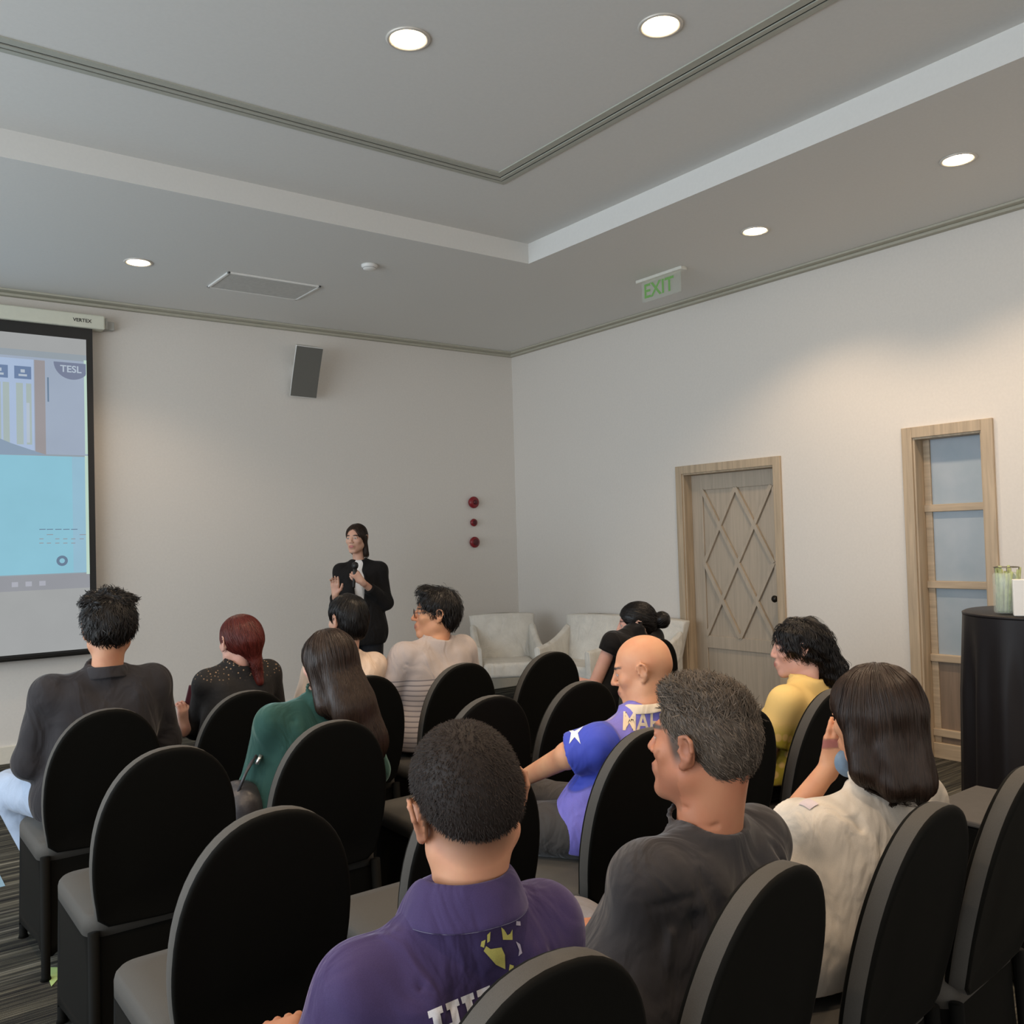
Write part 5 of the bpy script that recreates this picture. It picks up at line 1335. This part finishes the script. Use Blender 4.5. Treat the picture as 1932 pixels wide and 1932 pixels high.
def b(F, H):
    F.add(H.E((0, -.014, .040), (.0800, .100, .090)), .02); F.add(H.E((0, .030, .098), (.058, .050, .026)), .02); F.add(H.E((0, -.058, .0), (.066, .052, .070)), .03)
    F.noise(.003, 90, 1.); F.sub(H.E((0, .118, -.005), (.11, .070, .085)), .01); F.sub(H.E((0, .05, -.07), (.11, .060, .085)), .01)
    for sx in (-1, 1): F.sub(H.E((sx * .085, -.006, -.012), (.022, .030, .040)), .006)
    F.cut(-(H.R @ V3(0, .35, 1)), H.w(0, -.06, -.062))
p.hair(b, HG, .005, [dict(n=2600, len=.030, step=.006, flow=lambda H: (lambda P, n: H.R @ V3(.15, .6, .6) + 0 * P + .8 * wav(P, 60.)[:, None] * V3(1, 0, 0)), w=.0018, lift=.35, jit=.45, stick=.5, keep=lambda q: (q[:, 2] > .06)),
                       dict(n=4200, len=.016, step=.005, flow=lambda H: (lambda P, n: H.R @ V3(0, -.8, -.7) + 0 * P), w=.0014, lift=.12, jit=.3, stick=.7, keep=lambda q: q[:, 2] < .075)])

# ---------------------------------------------------- 12 woman with brown bob, white shirt
p = Person('woman with straight brown bob in white short sleeved shirt resting her cheek on her hand', 1.76, R4, at_y(1650, 1352, 1.22), (-2, -10, 4), 1.02, True, shw=.172, girth=1.0, slope=.01, shz=.822, lean=(1.99, 1.24), turn=-8, neck_r=.050)
eL = at_y(1484, 1556, 1.44); wL = at_y(1566, 1446, 1.36)
p.arm('L', eL, wL, dict(fwd=at_y(1588, 1372, 1.32) - wL, back=(-.8, -.5, 0), side=1, curls=[.25, .3, .35, .4], sc=.92, thumb=(.9, .2)))
p.arm('R', p.shR + V3(.04, .12, -.24), p.o + V3(.22, .52, .66), dict(fwd=(-.3, 1, -.2), back=(0, .2, 1), side=-1, curl=.6, sc=.88))
p.body(SK_warm, .0045, ears=False)
M_ws = fabric('white_cotton', (0.66, 0.60, 0.52), sheen=.05)
p.shirt(M_ws, 'white_shirt', sleeve=.62, infl=.018, loose=.018, sr=(.066, .072, .04), hem=.50, res=.0055, noise=(.005, 14), neck_gap=.008,
        folds=lambda F, s: (F.fold(s.chest + V3(-.14, -.10, .0), s.chest + V3(.06, -.16, -.04), .009, .012), F.fold(s.chest + V3(-.10, -.12, -.08), s.chest + V3(.10, -.16, -.07), .008, .010), F.fold(s.shL + V3(.03, -.08, .04), s.shL + V3(.05, -.09, -.10), .008, .010), F.fold(s.pe + V3(-.18, -.02, .05), s.pe + V3(.05, -.15, .03), -.007, .007), F.fold(s.pe + V3(-.18, -.02, .01), s.pe + V3(.05, -.15, -.01), .007, .007), F.fold(s.chest + V3(-.17, -.02, -.06), s.chest + V3(-.06, -.13, -.20), .009, .014)))
p.legs(M_trd, shoe=M_shoe)
def b(F, H):
    F.add(H.E((0, -.014, .034), (.088, .104, .090)), .02)
    for x, y, z in ((-.072, .0, -.13), (-.050, -.055, -.165), (0, -.085, -.170), (.05, -.065, -.170), (.075, -.01, -.15)): F.add(H.C((x * .85, y * .9, .0), (x, y, z + .02), .036, .030), .03)
    F.noise(.003, 70); F.sub(H.E((0, .088, -.055), (.062, .068, .13)), .012)
p.hair(b, HBR, .005, [dict(n=3600, len=.26, step=.014, flow=lambda H: (lambda P, n: np.where((P - H.w(0, 0, .0))[:, 2:3] > .05, (P - H.w(0, -.01, .11)) * 10, 0) + V3(0, 0, -1) + .25 * wav(P, 40.)[:, None] * V3(1, 0, 0)), w=.0018, jit=.05, stick=.85, keep=lambda q: (q[:, 2] > -.07))])
sh = [c for c in p.root.children if c.name.startswith('white_shirt')][0]
decal_px('sleeve_patch', poly_bm([[(-.024, -.013), (.020, -.013), (.020, .013), (-.024, .013)]]), p.SF, 1538, 1546, 16, fabric('lilac_patch', (.62, .53, .55)), sh, p.o, grid=.008, off=.003)
F = Field(); F.add(p.H.E((0, .085, -.105), (.045, .030, .035)), .01); V, Q = F.mesh(.006); mesh_fast('face_mask', V, Q, fabric('blue_mask', (.16, .24, .34)), p.root, p.o)

# ------------------------------------------------------------------ armchairs in the corner
M_slip = fabric('white_slipcover', (0.66, 0.64, 0.59), scale=300, sheen=.05)
def make_armchair():
    root = empty('armchair')
    def soft(name, a, b_, r=.03, mat=M_slip):
        bm = bmesh.new(); box(bm, a, b_); o = bm_obj(name, bm, mat, root, smooth=False, bevel=r, seg=4); return o
    soft('seat', (-.25, -.28, .30), (.25, .24, .44), .035)
    bm = bmesh.new(); rows = []
    for i in range(9):                                   # flared back, wider at the top
        v = i / 8; z = .40 + .44 * v; w = .27 + .055 * v; y = .20 + .10 * v
        rows.append([bm.verts.new((x * w, y + dy - .05 * (1 - x * x), z + .015 * (1 - x * x))) for x in np.linspace(-1, 1, 9) for dy in (0,)] + [bm.verts.new((x * w, y + .075, z + .015 * (1 - x * x))) for x in np.linspace(1, -1, 9)])
    for A, B in zip(rows, rows[1:]):
        for i in range(18): bm.faces.new((A[i], A[(i + 1) % 18], B[(i + 1) % 18], B[i]))
    bm.faces.new(rows[0][::-1]); bm.faces.new(rows[-1]); bm_obj('backrest', bm, M_slip, root, smooth=True, bevel=.01)
    for sx in (-1, 1):
        bm = bmesh.new(); rows = []
        for i in range(9):
            v = i / 8; y = -.28 + .54 * v; t_ = .58 + .16 * v * v
            rows.append([bm.verts.new(q) for q in ((sx * .25, y, .30), (sx * .315, y, .30), (sx * .325, y, t_), (sx * .30, y, t_ + .02), (sx * .26, y, t_))])
        for A, B in zip(rows, rows[1:]):
            for i in range(5): bm.faces.new((A[i], A[(i + 1) % 5], B[(i + 1) % 5], B[i]))
        bm.faces.new(rows[0][::-1]); bm.faces.new(rows[-1]); bm_obj('armrest', bm, M_slip, root, smooth=True, bevel=.008)
        for y in (-.24, .24):
            bm = bmesh.new(); tube(bm, [(sx * .25, y, .31), (sx * .262, y * 1.05, 0)], [.026, .018], 10); bm_obj('leg', bm, M_white, root, smooth=True)
    return root
a0 = make_armchair(); tag(a0, 'white slipcovered armchair, leftmost of those along the wall near the corner', 'armchair', 'white armchairs in the corner'); a0.location = (4.86, 6.55, 0); a0.rotation_euler = (0, 0, math.radians(-30)); a0.scale = (.94, .94, .94)
dup(a0, (5.17, 5.90, 0), math.radians(-72), 'white slipcovered armchair behind the empty front row chair, second from the corner')
dup(a0, (5.20, 5.28, 0), math.radians(-86), 'white slipcovered armchair partly hidden behind the woman with the bun')

# ------------------------------------------------------------------ tall cocktail table with black cloth
tc = V3(4.36, 1.80, 0)
root = empty('cocktail_table', tuple(tc)); tag(root, 'tall round cocktail table in a pleated floor length black cloth beside the tall window', 'table')
def cloth_black():
    m, t, b_ = _mat('black_satin'); v = coords(t); n = N(t, 'ShaderNodeTexNoise', Scale=500.0); t.links.new(v, n.inputs['Vector'])
    b_.inputs['Base Color'].default_value = (.010, .008, .009, 1); b_.inputs['Roughness'].default_value = .45; b_.inputs['Specular IOR Level'].default_value = .3; bump(t, b_, n.outputs[0], .1, .0005); return m
bm = bmesh.new(); n = 120; rows = []
for v in np.linspace(0, 1, 22):
    z = 1.095 - 1.085 * v; row = []
    for i in range(n):
        a = 2 * math.pi * i / n; f_ = math.sin(a * 17 + .6 * math.sin(a * 3)) * .6 + math.sin(a * 9 + 1) * .4
        r_ = .345 + .035 * v + .024 * f_ * min(1, v * 3) + .01 * v * math.sin(a * 5)
        row.append(bm.verts.new((r_ * math.cos(a), r_ * math.sin(a), z)))
    rows.append(row)
for A, B in zip(rows, rows[1:]):
    for i in range(n): bm.faces.new((A[i], B[i], B[(i + 1) % n], A[(i + 1) % n]))
bm_obj('cloth_drape', bm, cloth_black(), root, smooth=True)
bm = bmesh.new(); lathe(bm, [(.346, 1.088), (.347, 1.098), (.335, 1.104), (.0005, 1.105)], n); bm_obj('table_top', bm, cloth_black(), root, smooth=True)
# glass jar with green stems
jc = at_z(1902, 1157, 1.105)
root = empty('glass_jar', tuple(jc)); tag(root, 'clear glass jar packed with pale green stems on the black cocktail table', 'jar')
mg, tg, bg = _mat('jar_glass'); bg.inputs['Base Color'].default_value = (.85, .95, .85, 1); bg.inputs['Roughness'].default_value = .08; bg.inputs['Alpha'].default_value = .25
bm = bmesh.new(); lathe(bm, [(.050, .002), (.055, .01), (.055, .165), (.052, .175), (.046, .18), (.046, .165), (.047, .012)], 32, cap=False); bm_obj('jar_wall', bm, mg, root, smooth=True)
bm = bmesh.new()
for i in range(16):
    a = i * 2.4; r_ = .012 + .028 * ((i * 7) % 5) / 4
    tube(bm, [(r_ * math.cos(a), r_ * math.sin(a), .006), (r_ * 1.15 * math.cos(a + .2), r_ * 1.15 * math.sin(a + .2), .12), (r_ * 1.35 * math.cos(a + .3), r_ * 1.35 * math.sin(a + .3), .185 + .025 * ((i * 3) % 4) / 3)], [.007, .0065, .005], 7)
bm_obj('stems', bm, plain('pale_green_stem', (.36, .42, .20), .6, var=.3, scale=40), root, smooth=True)
bm = bmesh.new()
for i in range(14):
    a = i * 2.1; r_ = .044; z = .03 + .13 * ((i * 5) % 7) / 6; s_ = .014
    quad(bm, [((r_) * math.cos(a - .25), r_ * math.sin(a - .25), z), (r_ * math.cos(a), r_ * math.sin(a), z - s_), (r_ * math.cos(a + .25), r_ * math.sin(a + .25), z), (r_ * math.cos(a), r_ * math.sin(a), z + s_ * 1.4)])
o = bm_obj('leaf', bm, plain('leaf_green', (.10, .16, .05), .6), root); md = o.modifiers.new('s', 'SOLIDIFY'); md.thickness = .001
bm = bmesh.new()
for a in (0.3, 1.2, 2.4, 3.6, 5.0): tube(bm, [(.045 * math.cos(a), .045 * math.sin(a), .17), (.050 * math.cos(a), .050 * math.sin(a), .205)], .0022, 6)
tube(bm, [(.050 * math.cos(a), .050 * math.sin(a), .203) for a in np.linspace(0, 2 * math.pi, 19)], .002, 6); bm_obj('wire_rim', bm, plain('wire', (.2, .19, .15), .4, .7), root, smooth=True)
kc = at_z(1938, 1162, 1.105)
root = empty('tissue_box', tuple(kc)); root.rotation_euler = (0, 0, .5); tag(root, 'plain white upright card holder at the right edge of the photo beside the glass jar', 'card holder')
bm = bmesh.new(); box(bm, (-.018, -.05, 0), (.03, .05, .155)); bm_obj('holder_body', bm, M_white, root, bevel=.003)
root.name = 'card_holder'

# ------------------------------------------------------------------ small things
hb = at_y(455, 1560, 3.02)
root = empty('handbag', (hb[0], hb[1], .53)); tag(root, 'dark grey slouchy leather handbag on the lap of the woman in green', 'handbag')
def leather():
    return plain('dark_leather', (.045, .042, .046), .38, var=.15, scale=120, bmp=.3, dist=.002)
M_lea = leather()
F = Field(); F.add(Ell((0, 0, .085), (.085, .10, .095)), .02); F.add(Ell((.02, 0, .03), (.10, .11, .06)), .04)
for dx in (-.03, 0, .03): F.fold((dx, -.12, .16), (dx * 2.4, -.13, .0), .008, .010)
F.noise(.004, 35); F.cut((0, 0, -1), (0, 0, .0)); V, Q = F.mesh(.006); mesh_fast('bag_body', V, Q, M_lea, root)
bm = bmesh.new()
for q in (((-.03, -.05, .15), (.0, -.06, .22), (.045, -.03, .26), (.085, .0, .22), (.095, .02, .12)), ((-.01, -.02, .16), (.02, -.03, .23), (.055, -.0, .255), (.09, .03, .20))): tube(bm, q, .005, 8)
bm_obj('bag_strap', bm, M_lea, root, smooth=True)
bm = bmesh.new(); tube(bm, [(.040, -.048, .235), (.058, -.042, .262)], .007, 10); bm_obj('strap_ring', bm, plain('steel', (.7, .68, .66), .25, .9), root, smooth=True)
def scrap(name, label, cat, pts, c, th=.0015):
    P0 = np.mean(pts, 0); root_bm = bmesh.new(); f_ = quad(root_bm, [tuple(q - P0) for q in pts]); r = bmesh.ops.extrude_face_region(root_bm, geom=[f_]); bmesh.ops.translate(root_bm, vec=(0, 0, th), verts=[v for v in r['geom'] if isinstance(v, bmesh.types.BMVert)])
    o = bm_obj(name, root_bm, plain(name + '_paper', c, .7)); o.location = tuple(P0 + V3(0, 0, .0008)); tag(o, label, cat)
scrap('paper_slip', 'lime green paper slip on the striped carpet beside the aisle chair leg', 'paper', [at_z(x, y, 0) for x, y in ((84, 1826), (112, 1826), (112, 1845), (97, 1862))], (.42, .58, .22))
scrap('paper_sheet', 'pale blue paper on the carpet at the left edge of the photo', 'paper', [at_z(x, y, 0) for x, y in ((-40, 1650), (0, 1652), (10, 1672), (-30, 1682))], (.25, .40, .52))
bw = at_y(1845, 1590, 1.45)
root = empty('low_stand_in', (3.26, 1.52, 0)); tag(root, 'low square stand-in with grey top and black skirt for an unidentified shape between the two rightmost chairs', 'table')  # made-up block in place of a small grey shape of unknown kind
bm = bmesh.new(); box(bm, (-.22, -.20, .49), (.22, .20, .51)); bm_obj('table_top', bm, plain('stand_in_grey_top', (.075, .07, .066), .8), root, bevel=.006)  # top of the made-up stand-in block
bm = bmesh.new(); box(bm, (-.21, -.19, .02), (.21, .19, .49)); bm_obj('stand_in_skirt', bm, M_cover, root, bevel=.012, seg=3)
for sx in (-1, 1):
    for y in (-.17, .22):
        bm = bmesh.new(); tube(bm, [(sx * .18, y * .9, .32), (sx * .18, y * .9, 0)], .016, 10); bm_obj('leg', bm, M_black, root, smooth=True)
